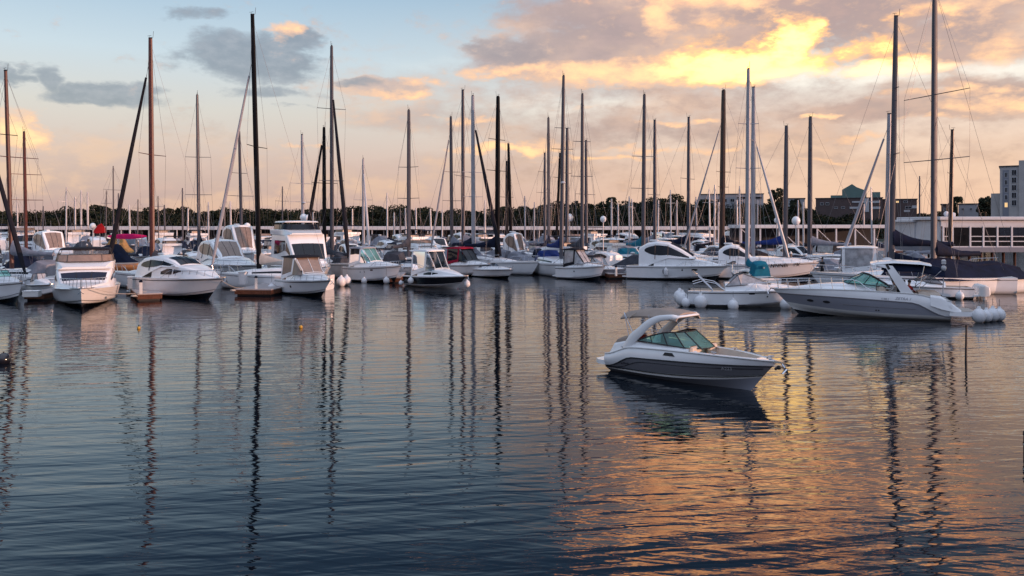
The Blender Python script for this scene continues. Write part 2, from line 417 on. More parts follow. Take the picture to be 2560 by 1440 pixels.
def np_mesh(name, v, f, m, parent=None):
    me = bpy.data.meshes.new(name); me.vertices.add(len(v)); me.loops.add(f.size); me.polygons.add(len(f))
    me.vertices.foreach_set('co', v.astype(np.float32).ravel()); me.loops.foreach_set('vertex_index', f.astype(np.int32).ravel())
    me.polygons.foreach_set('loop_start', (np.arange(len(f))*4).astype(np.int32)); me.update(calc_edges=True); me.materials.append(m)
    o = bpy.data.objects.new(name, me); COL.objects.link(o)
    if parent is not None: o.parent = parent; KIDS.setdefault(parent, []).append(o)
    return o
# the wooded ridge reads as one mass
allp = []; q = np.random.default_rng(3); idx = 0
for layer in range(4):
    px = -600.0
    while px < 3200:
        Yd = D_W - 60*layer*.45 + q.uniform(-6, 6)
        top = CAM_H+(HOR-ridge_y(px))*D_W/FPX
        frac = (1.0, .80, .55, .32)[layer]
        ztop = 1.2+(top-1.2)*frac*q.uniform(.84, 1.13)
        if layer: ztop = min(ztop, CAM_H+(HOR-ridge_y(px)-3)*Yd/FPX)
        rr = q.uniform(2.6, 5.6); rz = rr*q.uniform(.45, .75)
        x = (px-1280)*Yd/FPX
        allp.append(crown_points(620, (x, Yd, ztop-rz*.8), (rr, rr, rz), 100+idx)); idx += 1
        allp.append(crown_points(70, (x+q.uniform(-2,2), Yd+1, ztop-rz*2.2), (rr*1.4, rr, rz*1.5), 5000+idx))
        px += q.uniform(11, 22)
v, f = leaf_mesh(np.concatenate(allp), .34, 9)
tag(np_mesh('woods', v, f, M['leaf']), kind='stuff')

def tree(label, px, py_top, py_base, d, wpx, kind='round', seed=1, group=None):
    p = PD(px, py_base, d); h = (py_base-py_top)*d/FPX; w = wpx*d/FPX
    t_ = thing('palm_tree' if kind == 'palm' else 'tree', label, 'palm' if kind == 'palm' else 'tree', p, 0, group)
    q = random.Random(seed); m = MB()
    lean = q.uniform(-.3, .3)
    m.sweep([(0,0,-2), (lean*.3,0,h*.3), (lean*.7,0,h*.6), (lean,0,h*.85)], [w*.05+.12, w*.04+.1, w*.035+.07, .05], n=7)
    if kind != 'palm':
        for k in range(7):
            a = k*2.4; z0 = h*(.45+.06*k); rr = w*.36
            m.sweep([(lean*.6,0,z0), (lean+math.cos(a)*rr*.6, math.sin(a)*rr*.6, z0+h*.08), (lean+math.cos(a)*rr, math.sin(a)*rr, z0+h*.18)], [.12,.08,.03], n=5)
    m.build('trunk', M['bark'], t_)
    P_ = []
    if kind == 'palm':
        for k in range(26):
            a = k*2.399; up_ = q.uniform(-.35, .9)
            for s_ in np.linspace(.05, 1, 14):
                r_ = w*.5*s_*(1-.15*abs(up_)); z_ = h*.86+(up_*s_-.75*s_*s_)*w*.42
                P_.append((lean+math.cos(a)*r_, math.sin(a)*r_, z_))
        P_ = np.repeat(np.array(P_), 5, 0)+np.random.default_rng(seed).normal(size=(len(P_)*5, 3))*.13
        v, f = leaf_mesh(P_, .22, seed)
    else:
        for k in range(11):
            a = k*2.4; z0 = h*(.48+.045*k); rr = w*(.34 if kind == 'tier' else .27)*(1-.045*k)
            c0 = (lean+math.cos(a)*rr, math.sin(a)*rr, z0)
            P_.append(crown_points(170, c0, (w*.20, w*.20, h*(.07 if kind == 'tier' else .13)), seed*50+k))
        v, f = leaf_mesh(np.concatenate(P_), .30, seed)
    np_mesh('crown', v, f, M['leaf2'], t_)
    return t_
tree('bushy tall tree rising behind the masts beside the long grey building', 1943, 470, 565, 280, 52, 'tier', 3)
tree('slim palm like tree standing on the wooded ridge above the marina roof', 1530, 490, 540, 320, 26, 'palm', 4)
tree('small flat topped palm between the brick complex and the tallest right hand mast', 2393, 486, 560, 250, 24, 'palm', 5)
tree('ragged open tree just left of the pale apartment tower', 2462, 494, 560, 240, 46, 'open', 6)
tree('low rounded tree left of the ragged open one near the apartment tower', 2382, 508, 560, 245, 30, 'open', 8)
tree('small dark tree beside the low grey block behind the masts', 1988, 500, 560, 290, 40, 'open', 12)

# ---------------------------------------------------------------- buildings
def building(label, px0, px1, py_top, d, depth, wall, wins=(), roof=None, name='building', py_base=575, parapet=True, extra=None, lit=()):
    a, b = PD(px0, py_base, d), PD(px1, py_top, d)
    xc = (a.x+b.x)/2; azb = math.atan2(xc, d); ca = math.cos(azb)
    t_ = thing(name, label, 'building', (xc+math.sin(azb)*depth/2, d+math.cos(azb)*depth/2, a.z), -azb)
    lx = lambda px: (PD(px, 0, d).x-xc)*ca
    w, h = (b.x-a.x)*ca, b.z-a.z
    MB().box((0,0,h/2), (w, depth, h)).build('wall', wall, t_, smooth=False)
    MB().box((0,0,h+.16), (w+.5, depth+.5, .32), ch=.05).build('roof', roof or M['roofdark'], t_, smooth=False)
    for (x0, y0, x1, y1, *kk) in wins:
        p, r_ = PD(x0, y0, d), PD(x1, y1, d)
        cx = (lx(x0)+lx(x1))/2; cz = (p.z+r_.z)/2-t_.location.z
        ww, hh_ = abs(r_.x-p.x)*ca, abs(p.z-r_.z)
        k = kk[0] if kk else 'w'
        if k == 'band': MB().box((cx, -depth/2-.06, cz), (ww, .24, hh_)).build('balcony_band', M['bandwhite'], t_, smooth=False); continue
        if k == 'panel': MB().box((cx, -depth/2-.02, cz), (ww, .16, hh_)).build('recessed_bay', M['walltower2'], t_, smooth=False); continue
        m = MB(); fw = .10
        for q_ in ((cx-ww/2, cz, fw, hh_), (cx+ww/2, cz, fw, hh_), (cx, cz-hh_/2, ww+fw, fw), (cx, cz+hh_/2, ww+fw, fw), (cx, cz, fw*.6, hh_)):
            m.box((q_[0], -depth/2-.10, q_[1]), (q_[2], .10, q_[3]))
        fr = m.build('window', M['bandwhite'], t_, smooth=False)
        MB().box((cx, -depth/2-.11, cz), (ww-fw, .03, hh_-fw)).build('pane', M['litwin'] if k == 'lit' else M['darkglass'], fr, smooth=False)
    if extra: extra(t_, w, h, depth, lx)
    return t_
w1_ = [(1750+i*19, 497, 1760+i*19, 505) for i in range(7)]+[(1752+i*22, 510, 1758+i*22, 514) for i in range(6)]
building('long pale grey three storey building behind the dark brown mast', 1748, 1908, 486, 330, 14, M['wallgrey'], w1_+[(1842,492,1905,498,'w'),(1820,518,1908,522,'band'),(1840,528,1910,531,'band')])
building('low grey box shaped building right of the tall bushy tree', 1970, 2012, 497, 310, 12, M['wallgrey'], [(1976,512,1984,520),(1994,512,2002,520)])
def gable(t_, w, h, dp, lx):
    x0 = lx(2105); x1 = lx(2166); zt = PD(0, 460, 300).z-t_.location.z; ze = PD(0, 474, 300).z-t_.location.z
    xm = lx(2130)
    m = MB(); yf, yb = -dp/2+.4, dp/2-.5
    f0 = [(x0,yf,h), (x1,yf,h), (x1,yf,ze-.5), (xm+1.6,yf,ze+.9), (xm,yf,zt), (x0,yf,ze)]; b0 = [(x,yb,z) for x, y, z in f0]
    m.poly(f0); m.poly(b0[::-1]); m.grid([f0, b0], cv=True); m.build('green_gable', M['greenclad'], t_, smooth=False)
    xa = lx(2076); zb = PD(0, 489, 300).z-t_.location.z
    MB().box(((xa+x0)/2, 0, (h+zb)/2+.2), (x0-xa-.02, dp-2, zb-h)).build('green_block', M['greenclad'], t_, smooth=False)
    xb, xc = lx(2178), lx(2200); zc = PD(0, 482, 300).z-t_.location.z
    MB().box(((xb+xc)/2, 0, (h+zc)/2+.2), (xc-xb, dp-3, zc-h)).build('green_tower', M['greenclad'], t_, smooth=False)
building('dark brick complex crowned by a grey green gabled block', 2038, 2205, 496, 300, 16, M['brick'],
         [(2085,517,2094,521),(2103,517,2112,521),(2124,517,2150,522,'band'),(2130,503,2160,507,'band'),(2174,503,2198,508,'band'),(2176,517,2200,523,'band'),(2160,496,2172,530,'band'),(2050,506,2058,512),(2064,506,2072,512)], extra=gable)
building('dark low brick wing right of the green gabled complex', 2205, 2292, 499, 302, 12, M['brick'], [(2216,502,2224,507),(2240,502,2247,507,'lit'),(2259,502,2268,507),(2263,516,2278,522),(2280,514,2292,521,'band'),(2260,525,2275,530,'band')])
building('small plain house between the small palm and the low rounded tree', 2353, 2372, 512, 250, 8, M['brick'], [(2358,520,2363,526)], py_base=570)
building('pale low house with blank wall left of the ragged open tree', 2396, 2446, 511, 255, 8, M['wallgrey'], [(2404,520,2410,526),(2424,520,2430,526)], py_base=570)
tw = []
for i in range(5):
    y = 430+i*19
    tw.append((2511, y, 2519, y+12, 'lit' if i == 4 else 'w')); tw.append((2527+2, y-6, 2541, y+8, 'w'))
def tower_extra(t_, w, h, dp, lx):
    x0 = lx(2547)
    MB().box((x0+3.5, -.15, h/2+.8), (7.0, dp+.5, h+1.6)).build('stair_tower', M['walltower'], t_, smooth=False)
    xl = lx(2476); xr = lx(2499); hl = PD(0, 482, 215).z-t_.location.z
    MB().box(((xl+xr)/2-.02, .5, hl/2), (xr-xl, dp-2, hl)).build('side_wing', M['walltower'], t_, smooth=False)
building('pale grey apartment tower with two lit windows at the right edge', 2499, 2600, 416, 215, 14, M['walltower'], [(2506,424,2522,548,'panel')]+tw, name='apartment_tower', py_base=590, extra=tower_extra)

# ---------------------------------------------------------------- long covered pier
def covered_pier(label, px0, px1, d, py_roof, thick, depth, step, deck_z, truss=False, wallback=True):
    a, b = PD(px0, py_roof, d), PD(px1, py_roof, d); z = a.z
    t_ = thing('covered_pier', label, 'pier', ((a.x+b.x)/2, d+depth/2, 0)); w = b.x-a.x
    MB().box((0,0,z-thick/2), (w, depth, thick), ch=.04).build('roof', M['deckwhite'], t_, smooth=False)
    MB().box((0,0,deck_z-.15), (w, depth, .3)).build('deck', M['concrete'], t_, smooth=False)
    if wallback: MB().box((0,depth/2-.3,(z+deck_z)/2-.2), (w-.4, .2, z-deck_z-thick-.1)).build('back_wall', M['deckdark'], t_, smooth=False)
    n = max(2, int(w/step)); m = MB()
    k = 0
    for i in range(n+1):
        x = -w/2+.3+(w-.6)*i/n
        if k < 60:
            MB().box((x, -depth/2+.35, (z-thick+deck_z)/2), (.22, .22, z-thick-deck_z-.01)).build('post', M['deckwhite'], t_, smooth=False); k += 1
        MB().box((x, 0, (deck_z-1.0)/2-.1), (.3, .3, deck_z+.6)).build('pile', M['woodred'], t_, smooth=False) if i % 3 == 0 else None
        if truss and i < n and i % 2 == 0:
            x2 = -w/2+.3+(w-.6)*(i+1)/n
            MB().sweep([(x, -depth/2+.35, z-thick-.1), (x2, -depth/2+.35, deck_z+.3)], .07, n=4).build('brace', M['deckwhite'], t_, smooth=False)
    return t_
covered_pier('long low flat white roof on thin posts running across behind all the boats', -260, 1840, 205, 566, .9, 9, 7.0, .9)
covered_pier('open white pier shelter with diagonal braces left of the restaurant', 1850, 2240, 128, 562, .55, 7, 2.9, 1.6, truss=True)
# ---------------------------------------------------------------- floating restaurant at the right
def restaurant():
    d = 98.0; a, b = PD(2352, 546, d), PD(2620, 546, d)
    t_ = thing('restaurant', 'glazed white waterside restaurant with a flat roof at the right edge', 'restaurant', ((a.x+b.x)/2, d+5, 0))
    w = b.x-a.x; dz = PD(0, 618, d).z; zt = PD(0, 549, d).z; dp = 10.0; yf = -dp/2
    MB().box((0,0,zt+.15), (w+.8, dp+1.0, .42), ch=.06).build('roof', M['deckwhite'], t_, smooth=False)
    MB().box((0,yf+.02,zt-.45), (w, .22, .76)).build('fascia', M['deckwhite'], t_, smooth=False)
    MB().box((0,0,dz-.3), (w+.6, dp+.8, .6)).build('deck', M['walltower2'], t_, smooth=False)
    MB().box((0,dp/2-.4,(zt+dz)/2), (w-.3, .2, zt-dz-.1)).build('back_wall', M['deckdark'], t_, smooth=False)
    MB().box((-w/2+.1,0,(zt+dz)/2-.02), (.16, dp-.6, zt-dz-.3)).build('side_wall', M['deckwhite'], t_, smooth=False)
    xs_ = [2358, 2381, 2425, 2458, 2493, 2529, 2565, 2600]
    zz = zt-.83
    for i, px in enumerate(xs_):
        x = PD(px, 0, d).x-t_.location.x
        MB().box((x, yf, (zz+dz)/2), (.20, .20, zz-dz)).build('mullion', M['deckwhite'], t_, smooth=False)
        if i < len(xs_)-1:
            x2 = PD(xs_[i+1], 0, d).x-t_.location.x; m = MB()
            for f_ in ((.0,.12),(.27,.10),(.52,.10),(1.0,.12)):
                if i == 1 and 0 < f_[0] < 1: continue
                m.box(((x+x2)/2, yf, dz+.06+(zz-dz-.12)*f_[0]), (x2-x-.2, .10, f_[1]))
            fr = m.build('window', M['deckwhite'], t_, smooth=False)
            MB().box(((x+x2)/2, yf+.02, (zz+dz)/2), (x2-x-.22, .02, zz-dz-.15)).build('pane', M['smoke'], fr, smooth=False)
    for i in range(9):
        x = -w/2+1+i*(w-2)/8
        MB().sweep([(x,-dp/2+.5,-1.5),(x,-dp/2+.5,dz-.6)], .16, n=8).build('pile', M['woodred'], t_)
    # tables inside
    for i in range(5):
        x = -w/2+4.5+i*2.0; m = MB()
        m.box((x, yf+1.8, dz+.75), (.8,.8,.05)); m.box((x, yf+1.8, dz+.37), (.08,.08,.72))
        tb = m.build('table', M['bandwhite'], None, smooth=False); tb.location = t_.location; tag(tb, 'small table inside the glazed restaurant', 'table', 'restaurant tables')
    for px, r_ in ((2399, .34),):
        x = PD(px, 0, d).x-t_.location.x; mm = MB(); mm.ball((x, -2, zt+.75), (r_, .2, r_), 14, 8); mm.box((x, -2, zt+.4), (.1,.1,.4)); mm.build('satellite_dish', M['deckwhite'], t_)
    MB().box((PD(2413,0,d).x-t_.location.x, -2, zt+.62), (.72,.7,.6), ch=.12).build('roof_unit', M['deckwhite'], t_, smooth=False)
    return t_
REST = restaurant()
def annex():
    d = 104.0; a, b = PD(2285, 553, d), PD(2350, 553, d)
    t_ = thing('kiosk', 'small white pavilion with one dark window joined to the left of the restaurant', 'pavilion', ((a.x+b.x)/2, d+3.5, 0)); w = b.x-a.x
    dz = PD(0, 616, d).z; zt = PD(0, 556, d).z
    MB().box((0,0,(zt+dz)/2), (w-.3, 6.6, zt-dz)).build('wall', M['deckwhite'], t_, smooth=False)
    MB().box((-.2,0,zt+.18), (w+.4, 7.2, .34), ch=.06).build('roof', M['deckwhite'], t_, smooth=False)
    MB().box((0,0,dz-.25), (w, 7, .48)).build('deck', M['walltower2'], t_, smooth=False)
    for px, ww in ((2320, 14), (2296, 7)):
        x = PD(px,0,d).x-t_.location.x; W2 = ww*d/FPX
        m = MB()
        for q_ in ((x-W2/2,0,.08,.8),(x+W2/2,0,.08,.8),(x,.4,W2+.08,.08),(x,-.4,W2+.08,.08),(x,0,.05,.8)): m.box((q_[0], -3.34, zt-1.35+q_[1]), (q_[2], .08, q_[3]))
        fr = m.build('window', M['bandwhite'], t_, smooth=False); MB().box((x,-3.33,zt-1.35), (W2-.06,.03,.74)).build('pane', M['darkglass'], fr, smooth=False)
    for i in range(4): MB().sweep([(-w/2+.4+i*(w-.8)/3,-3.1,-1.2),(-w/2+.4+i*(w-.8)/3,-3.1,dz-.5)], .13, n=7).build('pile', M['woodred'], t_)
    m = MB()
    for zz in (.5, 1.0): m.sweep([(-w/2+.1,-3.7,dz+zz),(w/2-.2,-3.7,dz+zz)], .035, n=5)
    for i in range(5): m.sweep([(-w/2+.15+i*(w-.5)/4,-3.7,dz),(-w/2+.15+i*(w-.5)/4,-3.7,dz+1.0)], .035, n=5)
    MB().box((0,-3.62,dz-.06), (w,.3,.1)).build('deck_edge', M['deckwhite'], t_, smooth=False)
    m.build('railing', M['deckwhite'], t_)
annex()
# ================================================================ boat parts
def sst(a, b, x):
    t_ = min(1, max(0, (x-a)/(b-a))); return t_*t_*(3-2*t_)
class Hull:
    """x forward from the transom (0) to the bow tip (L), y to port, z up from the water"""
    def __init__(s, L, B, fs, fb, over=None, p=2.3, t0=.35, tw=.9, chs=.10, chb=.5, flare=.9, sag=0.0, fine=.75, rake=0.0, bul=0.0, aft=0.0):
        s.bul, s.aft = bul, aft
        s.L, s.B, s.fs, s.fb = L, B, fs, fb
        s.over = over if over is not None else .13*L
        s.p, s.t0, s.tw, s.chs, s.chb, s.flare, s.sag, s.fine, s.rake = p, t0, tw, chs, chb, flare, sag, fine, rake
    def _tap(s, t, p):
        w = 1.0 if t < s.t0 else 1-((t-s.t0)/(1-s.t0))**p
        return w*(s.tw+(1-s.tw)*sst(0, s.t0, t))
    def zs(s, t): return s.fs+(s.fb-s.fs)*t**1.6-s.sag*math.sin(math.pi*t)-s.aft*(1-sst(0,.2,t))
    def S(s, t, v, side=1, off=0.0):
        yS = s.B/2*s._tap(t, s.p); zS = s.zs(t)
        yC = s.B/2*.90*s._tap(t, max(1.0, s.p*s.fine)); zC = s.chs+(s.chb*s.fb-s.chs)*t**3.0
        zK = -.35+(.30)*t**4
        xK, xC, xS = s.L-s.over, s.L-s.over*.55, s.L
        if v >= 0:
            e = 1+s.flare*t**2
            y = yC+(yS-yC)*v**e+s.bul*math.sin(math.pi*v**1.3)*min(1, (1-t)*4); z = zC+(zS-zC)*v; x = t*(xC+(xS-xC)*v)
        else:
            a = 1+v; y = yC*a; z = zK+(zC-zK)*a; x = t*(xK+(xC-xK)*a)
        x += s.rake*(1-t)**6*(1-max(0, z)/max(.1, s.fs))*-1
        return Vector((x, (y+off)*side, z))
    def N(s, t, v, side):
        e = .01
        a = s.S(min(t+e, 1), v, side)-s.S(max(t-e, 0), v, side); b = s.S(t, min(v+e, 1), side)-s.S(t, max(v-e, -1), side)
        n = a.cross(b)*side*-1
        if n.y*side < 0: n = -n
        return n.normalized()
    def band(s, name, m, root, va, vb, nt_=26, nv=5, t0=0.0, t1=1.0, out=0.0):
        fa = va if callable(va) else (lambda t: va); fb_ = vb if callable(vb) else (lambda t: vb)
        mb = MB()
        for side in (-1, 1):
            g = []
            for j in range(nv+1):
                row = []
                for i in range(nt_+1):
                    t = t0+(t1-t0)*(1-(1-i/nt_)**1.25)
                    v = fa(t)+(fb_(t)-fa(t))*j/nv
                    q_ = s.S(t, v, side)
                    if out: q_ = q_+s.N(min(t, .985), max(-.99, min(.99, v)), side)*out
                    row.append(q_)
                g.append(row)
            mb.grid(g)
        return mb.build(name, m, root, ang=50)
    def transom(s, name, m, root, lo=-1.0):
        vs_ = [lo+(1-lo)*k/10 for k in range(11)]
        a = [s.S(0, v, 1) for v in vs_]; b = [s.S(0, v, -1) for v in vs_]
        return MB().grid([a, b]).build(name, m, root, smooth=False)
    def deck(s, name, m, root, t0=0.0, t1=1.0, camber=.05, inset=0.0, z=0.0, nt_=24):
        g = []
        for i in range(nt_+1):
            t = t0+(t1-t0)*i/nt_; q_ = s.S(t, 1, 1); w = max(0.0, q_.y-inset)
            g.append([(q_.x, w*k/3, q_.z+z+camber*(1-(k/3)**2)*min(1, w*2/s.B*1.5)) for k in (-3,-2,-1,0,1,2,3)])
        return MB().grid(g).build(name, m, root, ang=60)
    def side_decks(s, name, m, root, t0, t1, inset, nt_=16, dz=0.0):
        mb = MB()
        for side in (-1, 1):
            g = []
            for i in range(nt_+1):
                t = t0+(t1-t0)*i/nt_; q_ = s.S(t, 1, side)
                w = max(.0, abs(q_.y)-inset)
                g.append([(q_.x, q_.y, q_.z+dz), (q_.x, w*side, q_.z+.02+dz)])
            mb.grid(g)
        return mb.build(name, m, root)
    def well(s, name, m, root, t0, t1, inset, zsole, nt_=16, ends=True, dz=0.0, solein=.06):
        mb = MB(); rows = []
        for i in range(nt_+1):
            t = t0+(t1-t0)*i/nt_; q_ = s.S(t, 1, 1); w = max(.02, q_.y-inset)
            zt = q_.z+.02+dz
            wi = max(.01, w-solein); rows.append([(q_.x, -w, zt), (q_.x, -wi, zsole), (q_.x, wi, zsole), (q_.x, w, zt)])
        mb.grid(rows)
        if ends: mb.poly(rows[0]); mb.poly(rows[-1][::-1])
        return mb.build(name, m, root, smooth=False)
    def line(s, name, m, root, v, r=.02, t0=0.0, t1=1.0, off=.01, n=28, nn=5):
        mb = MB(); fv = v if callable(v) else (lambda t: v)
        for side in (-1, 1):
            mb.sweep([s.S(t0+(t1-t0)*i/n, fv(t0+(t1-t0)*i/n), side, off) for i in range(n+1)], r, n=nn)
        return mb.build(name, m, root)
    def spot(s, t, v, side, w, h, lift=.012):
        """local frame on the hull side for a porthole or lettering"""
        p_ = s.S(t, v, side); n = s.N(t, v, side)
        ax = (s.S(min(1,t+.02), v, side)-s.S(t-.02, v, side)).normalized()
        if side > 0: ax = -ax
        up = n.cross(ax).normalized()
        if up.z < 0: up = -up
        return p_+n*lift, ax, up, n
    def port(s, name, m, root, t, v, side, w, h, pts=14, slant=0.0, k=2.0):
        p_, ax, up, n = s.spot(t, v, side, w, h)
        o = []
        for i in range(pts):
            a = 2*math.pi*i/pts; c_, s_ = math.cos(a), math.sin(a)
            x = w/2*math.copysign(abs(c_)**(2/k), c_); y = h/2*math.copysign(abs(s_)**(2/k), s_)
            o.append(p_+ax*(x+slant*y)+up*y)
        back = [q_-n*.05 for q_ in o]
        return MB().poly(o).grid([o, back], cv=True).build(name, m, root, smooth=False)
    def rail(s, root, t0, t1=1.0, h=.6, n=5, r=.018, bow=True, inset=.10, m=None, mid=False):
        mb = MB()
        def pt(t, side, z):
            q_ = s.S(t, 1, side); return Vector((q_.x-.05*(t > .97), side*max(.04, abs(q_.y)-inset), q_.z+z))
        ts = [t0+(t1-t0)*(1-(1-i/20)**1.3) for i in range(21)]
        prof = lambda t: h*sst(t0-.001, t0+.10, t)
        if bow:
            path = [pt(t, -1, prof(t)) for t in ts]+[pt(t, 1, prof(t)) for t in ts[::-1]]
            mb.sweep(path, r, n=5)
        else:
            for sd_ in (-1, 1): mb.sweep([pt(t, sd_, prof(t)) for t in ts], r, n=5)
        for sd_ in (-1, 1):
            for k in range(n):
                t = t0+.09+(t1-.03-t0-.09)*k/(n-1); mb.sweep([pt(t, sd_, 0), pt(min(1, t+.012), sd_, prof(t))], r*.85, n=4)
        return mb.build('bow_rail', m or M['steel'], root)
class Loft:
    """superstructure: stations (x, half width bottom, half width top, z bottom, z top), section parameter s in -1..1"""
    def __init__(s, st, corner=.16, crown=.06): s.st = st; s.c = corner; s.cr = crown
    def at(s, u):
        n = len(s.st)-1; f = min(max(u, 0), 1)*n; i = min(int(f), n-1); f -= i
        a, b = s.st[i], s.st[i+1]
        return [a[k]+(b[k]-a[k])*f for k in range(5)]
    def P(s, u, q, off=0.0):
        x, wb, wt, zb, zt = s.at(u); c_ = min(s.c, wt*.45, max(.002, (zt-zb)*.45)); a = abs(q); sg = 1 if q >= 0 else -1
        if a <= .5:
            y = (wt-c_)*a/.5; z = zt+s.cr*(1-(a/.5)**2)
        elif a <= .65:
            th = (a-.5)/.15*math.pi/2; y = wt-c_+c_*math.sin(th); z = zt-c_+c_*math.cos(th)
        else:
            k = (a-.65)/.35; y = wt+(wb-wt)*k; z = (zt-c_)+(zb-zt+c_)*k
        return Vector((x, y*sg, z))
    def PN(s, u, q, off):
        e = .004; a = s.P(min(1, u+e), q)-s.P(max(0, u-e), q); b = s.P(u, min(1, q+e))-s.P(u, max(-1, q-e))
        n = a.cross(b)
        if n.length < 1e-9: n = Vector((0,0,1))
        n.normalize(); p_ = s.P(u, q); x, wb, wt, zb, zt = s.at(u)
        ref = Vector((0.25, p_.y/max(wt, .1), (p_.z-(zb+zt)/2)/max(.1, zt-zb)+.2))
        if n.dot(ref) < 0: n = -n
        return p_+n*off
    SV = [-1,-.88,-.76,-.65,-.61,-.575,-.54,-.5,-.36,-.2,0,.2,.36,.5,.54,.575,.61,.65,.76,.88,1]
    def body(s, name, m, root, ends=True, sub=1, floor=False):
        n = (len(s.st)-1)*sub; g = [[s.P(i/n, q) for q in s.SV] for i in range(n+1)]
        mb = MB().grid(g)
        if ends: mb.poly(g[0]); mb.poly(g[-1][::-1])
        return mb.build(name, m, root, ang=32)
    def patch(s, name, m, root, u0, u1, q0, q1, off=.012, nu=8, nq=6, mirror=False):
        """window on the surface; q0/q1 may be functions of 0..1 along u"""
        f0 = q0 if callable(q0) else (lambda k: q0); f1 = q1 if callable(q1) else (lambda k: q1)
        obs = []
        for sg in ((1, -1) if mirror else (1,)):
            g = []
            for i in range(nu+1):
                k = i/nu; u = u0+(u1-u0)*k; a, b = f0(k)*sg, f1(k)*sg
                g.append([s.PN(u, a+(b-a)*j/nq, off) for j in range(nq+1)])
            mb = MB().grid(g)
            obs.append(mb.build(name, m, root, ang=40))
        return obs
def text_on(root, name, body, size, p_, ax, up, n, m, lift=.006, italic=0.0):
    c_ = bpy.data.curves.new(name, 'FONT'); c_.body = body; c_.size = size; c_.extrude = .002; c_.shear = italic
    c_.align_x = 'CENTER'; c_.align_y = 'CENTER'; c_.materials.append(m)
    tmp = bpy.data.objects.new(name, c_); COL.objects.link(tmp)
    me = bpy.data.meshes.new_from_object(tmp.evaluated_get(bpy.context.evaluated_depsgraph_get())); bpy.data.objects.remove(tmp); bpy.data.curves.remove(c_)
    me.name = name; me.materials.clear(); me.materials.append(m)
    o = bpy.data.objects.new(name, me); COL.objects.link(o); o.parent = root; KIDS.setdefault(root, []).append(o)
    mt = Matrix((ax, up, n)).transposed().to_4x4(); mt.translation = p_+n*lift; o.matrix_local = mt
    return o
def cleat(mb, x, y, z): mb.box((x, y, z+.03), (.05,.03,.06)); mb.sweep([(x-.1,y,z+.07),(x+.1,y,z+.07)], .016, n=5)
def anchor(root, h, z=None):
    mb = MB(); L = h.L; z = h.fb-.02 if z is None else z
    mb.box((L-.05, 0, z+.05), (.45, .16, .07)); mb.sweep([(L-.3,0,z+.1),(L+.12,0,z+.04),(L+.26,0,z-.12)], .03, n=6)
    mb.sweep([(L+.24,-.16,z-.30),(L+.30,0,z-.16),(L+.24,.16,z-.30)], .045, .02, n=6)
    return mb.build('anchor', M['steel'], root)
def mast_antenna(root, x, y, z, h, m=None): return MB().sweep([(x,y,z),(x-.12*h,y,z+h)], [.018,.006], n=4).build('antenna', m or M['aluw'], root)

def local(root_loc, th, p_):
    c_, s_ = math.cos(th), math.sin(th)
    return Vector((root_loc[0]+p_[0]*c_-p_[1]*s_, root_loc[1]+p_[0]*s_+p_[1]*c_, (root_loc[2] if len(root_loc) > 2 else 0)+p_[2]))
def proj(p_): return 1280+FPX*p_[0]/p_[1], HOR-FPX*(p_[2]-CAM_H)/p_[1]
def fit(foot, th, stern_px, br, over, near=-1):
    """foot = photo pixel where the stem meets the water; th = heading (degrees, 0 = to the right, 90 = away)
    stern_px = photo x of the nearer stern corner at the water; returns transom centre, L, B"""
    th = R(th); P0 = G(*foot); c_, s_ = math.cos(th), math.sin(th)
    best = None
    for k in range(30, 300):
        L = k*.1; B = br(L) if callable(br) else br*L; xf = L*(1-over)
        loc = Vector((P0.x-xf*c_, P0.y-xf*s_, 0))
        px = proj(local(loc, th, (0, near*B/2*.9, 0)))[0]
        e = abs(px-stern_px)
        if best is None or e < best[0]: best = (e, loc, L, B)
    return best[1], best[2], best[3], th
def z_at(loc, th, x, y, py):
    """height on the boat at local (x, y) seen at photo row py"""
    p_ = local(loc, th, (x, y, 0)); return CAM_H-(py-HOR)*p_.y/FPX
# ================================================================ boats
def fender(label, p_, r=.28, kind='ball', group=None, hang=.9, lean=0.0):
    t_ = thing('fender', label, 'fender', p_, 0, group)
    mb = MB()
    if kind == 'ball':
        mb.ball((0,0,r*.75), (r, r, r*1.12), 16, 12); mb.lathe((0,0,r*1.75), [(r*.42,0),(r*.26,r*.22),(r*.22,r*.42),(.001,r*.46)], 10)
    else:
        mb.lathe((0,0,0), [(.001,-r*.1),(r*.5,-r*.05),(r*.9,r*.25),(r,r*.7),(r,r*2.6),(r*.9,r*3.0),(r*.5,r*3.35),(r*.25,r*3.5),(r*.2,r*3.8),(.001,r*3.85)], 14)
    mb.build('fender_body', M['fender'], t_, ang=60)
    z = r*2.0 if kind == 'ball' else r*3.7
    MB().sweep([(0,0,z),(lean*.5,0,z+hang*.5),(lean,0,z+hang)], .014, n=5).build('rope', M['wire'], t_)
    return t_
def outboard(root, x, y, z, s=1.0, m=None, name='outboard_motor', tilt=0.0):
    m = m or M['greyl']
    lf = Loft([(x-.62*s,.12*s,.10*s,z+.18*s,z+.42*s),(x-.55*s,.19*s,.17*s,z+.05*s,z+.66*s),(x-.28*s,.23*s,.20*s,z,z+.80*s),(x-.02*s,.21*s,.18*s,z,z+.76*s),(x+.12*s,.13*s,.10*s,z+.08*s,z+.60*s)], corner=.12*s, crown=.04*s)
    mb = MB(); g = [[lf.P(i/12, q)+Vector((0,y,0)) for q in Loft.SV] for i in range(13)]
    mb.grid(g); mb.poly(g[0]); mb.poly(g[-1][::-1]); ob = mb.build(name, m, root, ang=50)
    MB().sweep([(x-.25*s,y,z+.02),(x-.27*s,y,z-.55*s),(x-.30*s,y,z-1.0*s)], [.14*s,.10*s,.07*s], [.09*s,.07*s,.05*s], n=8, up=(0,1,0)).build('leg', m, ob)
    return ob

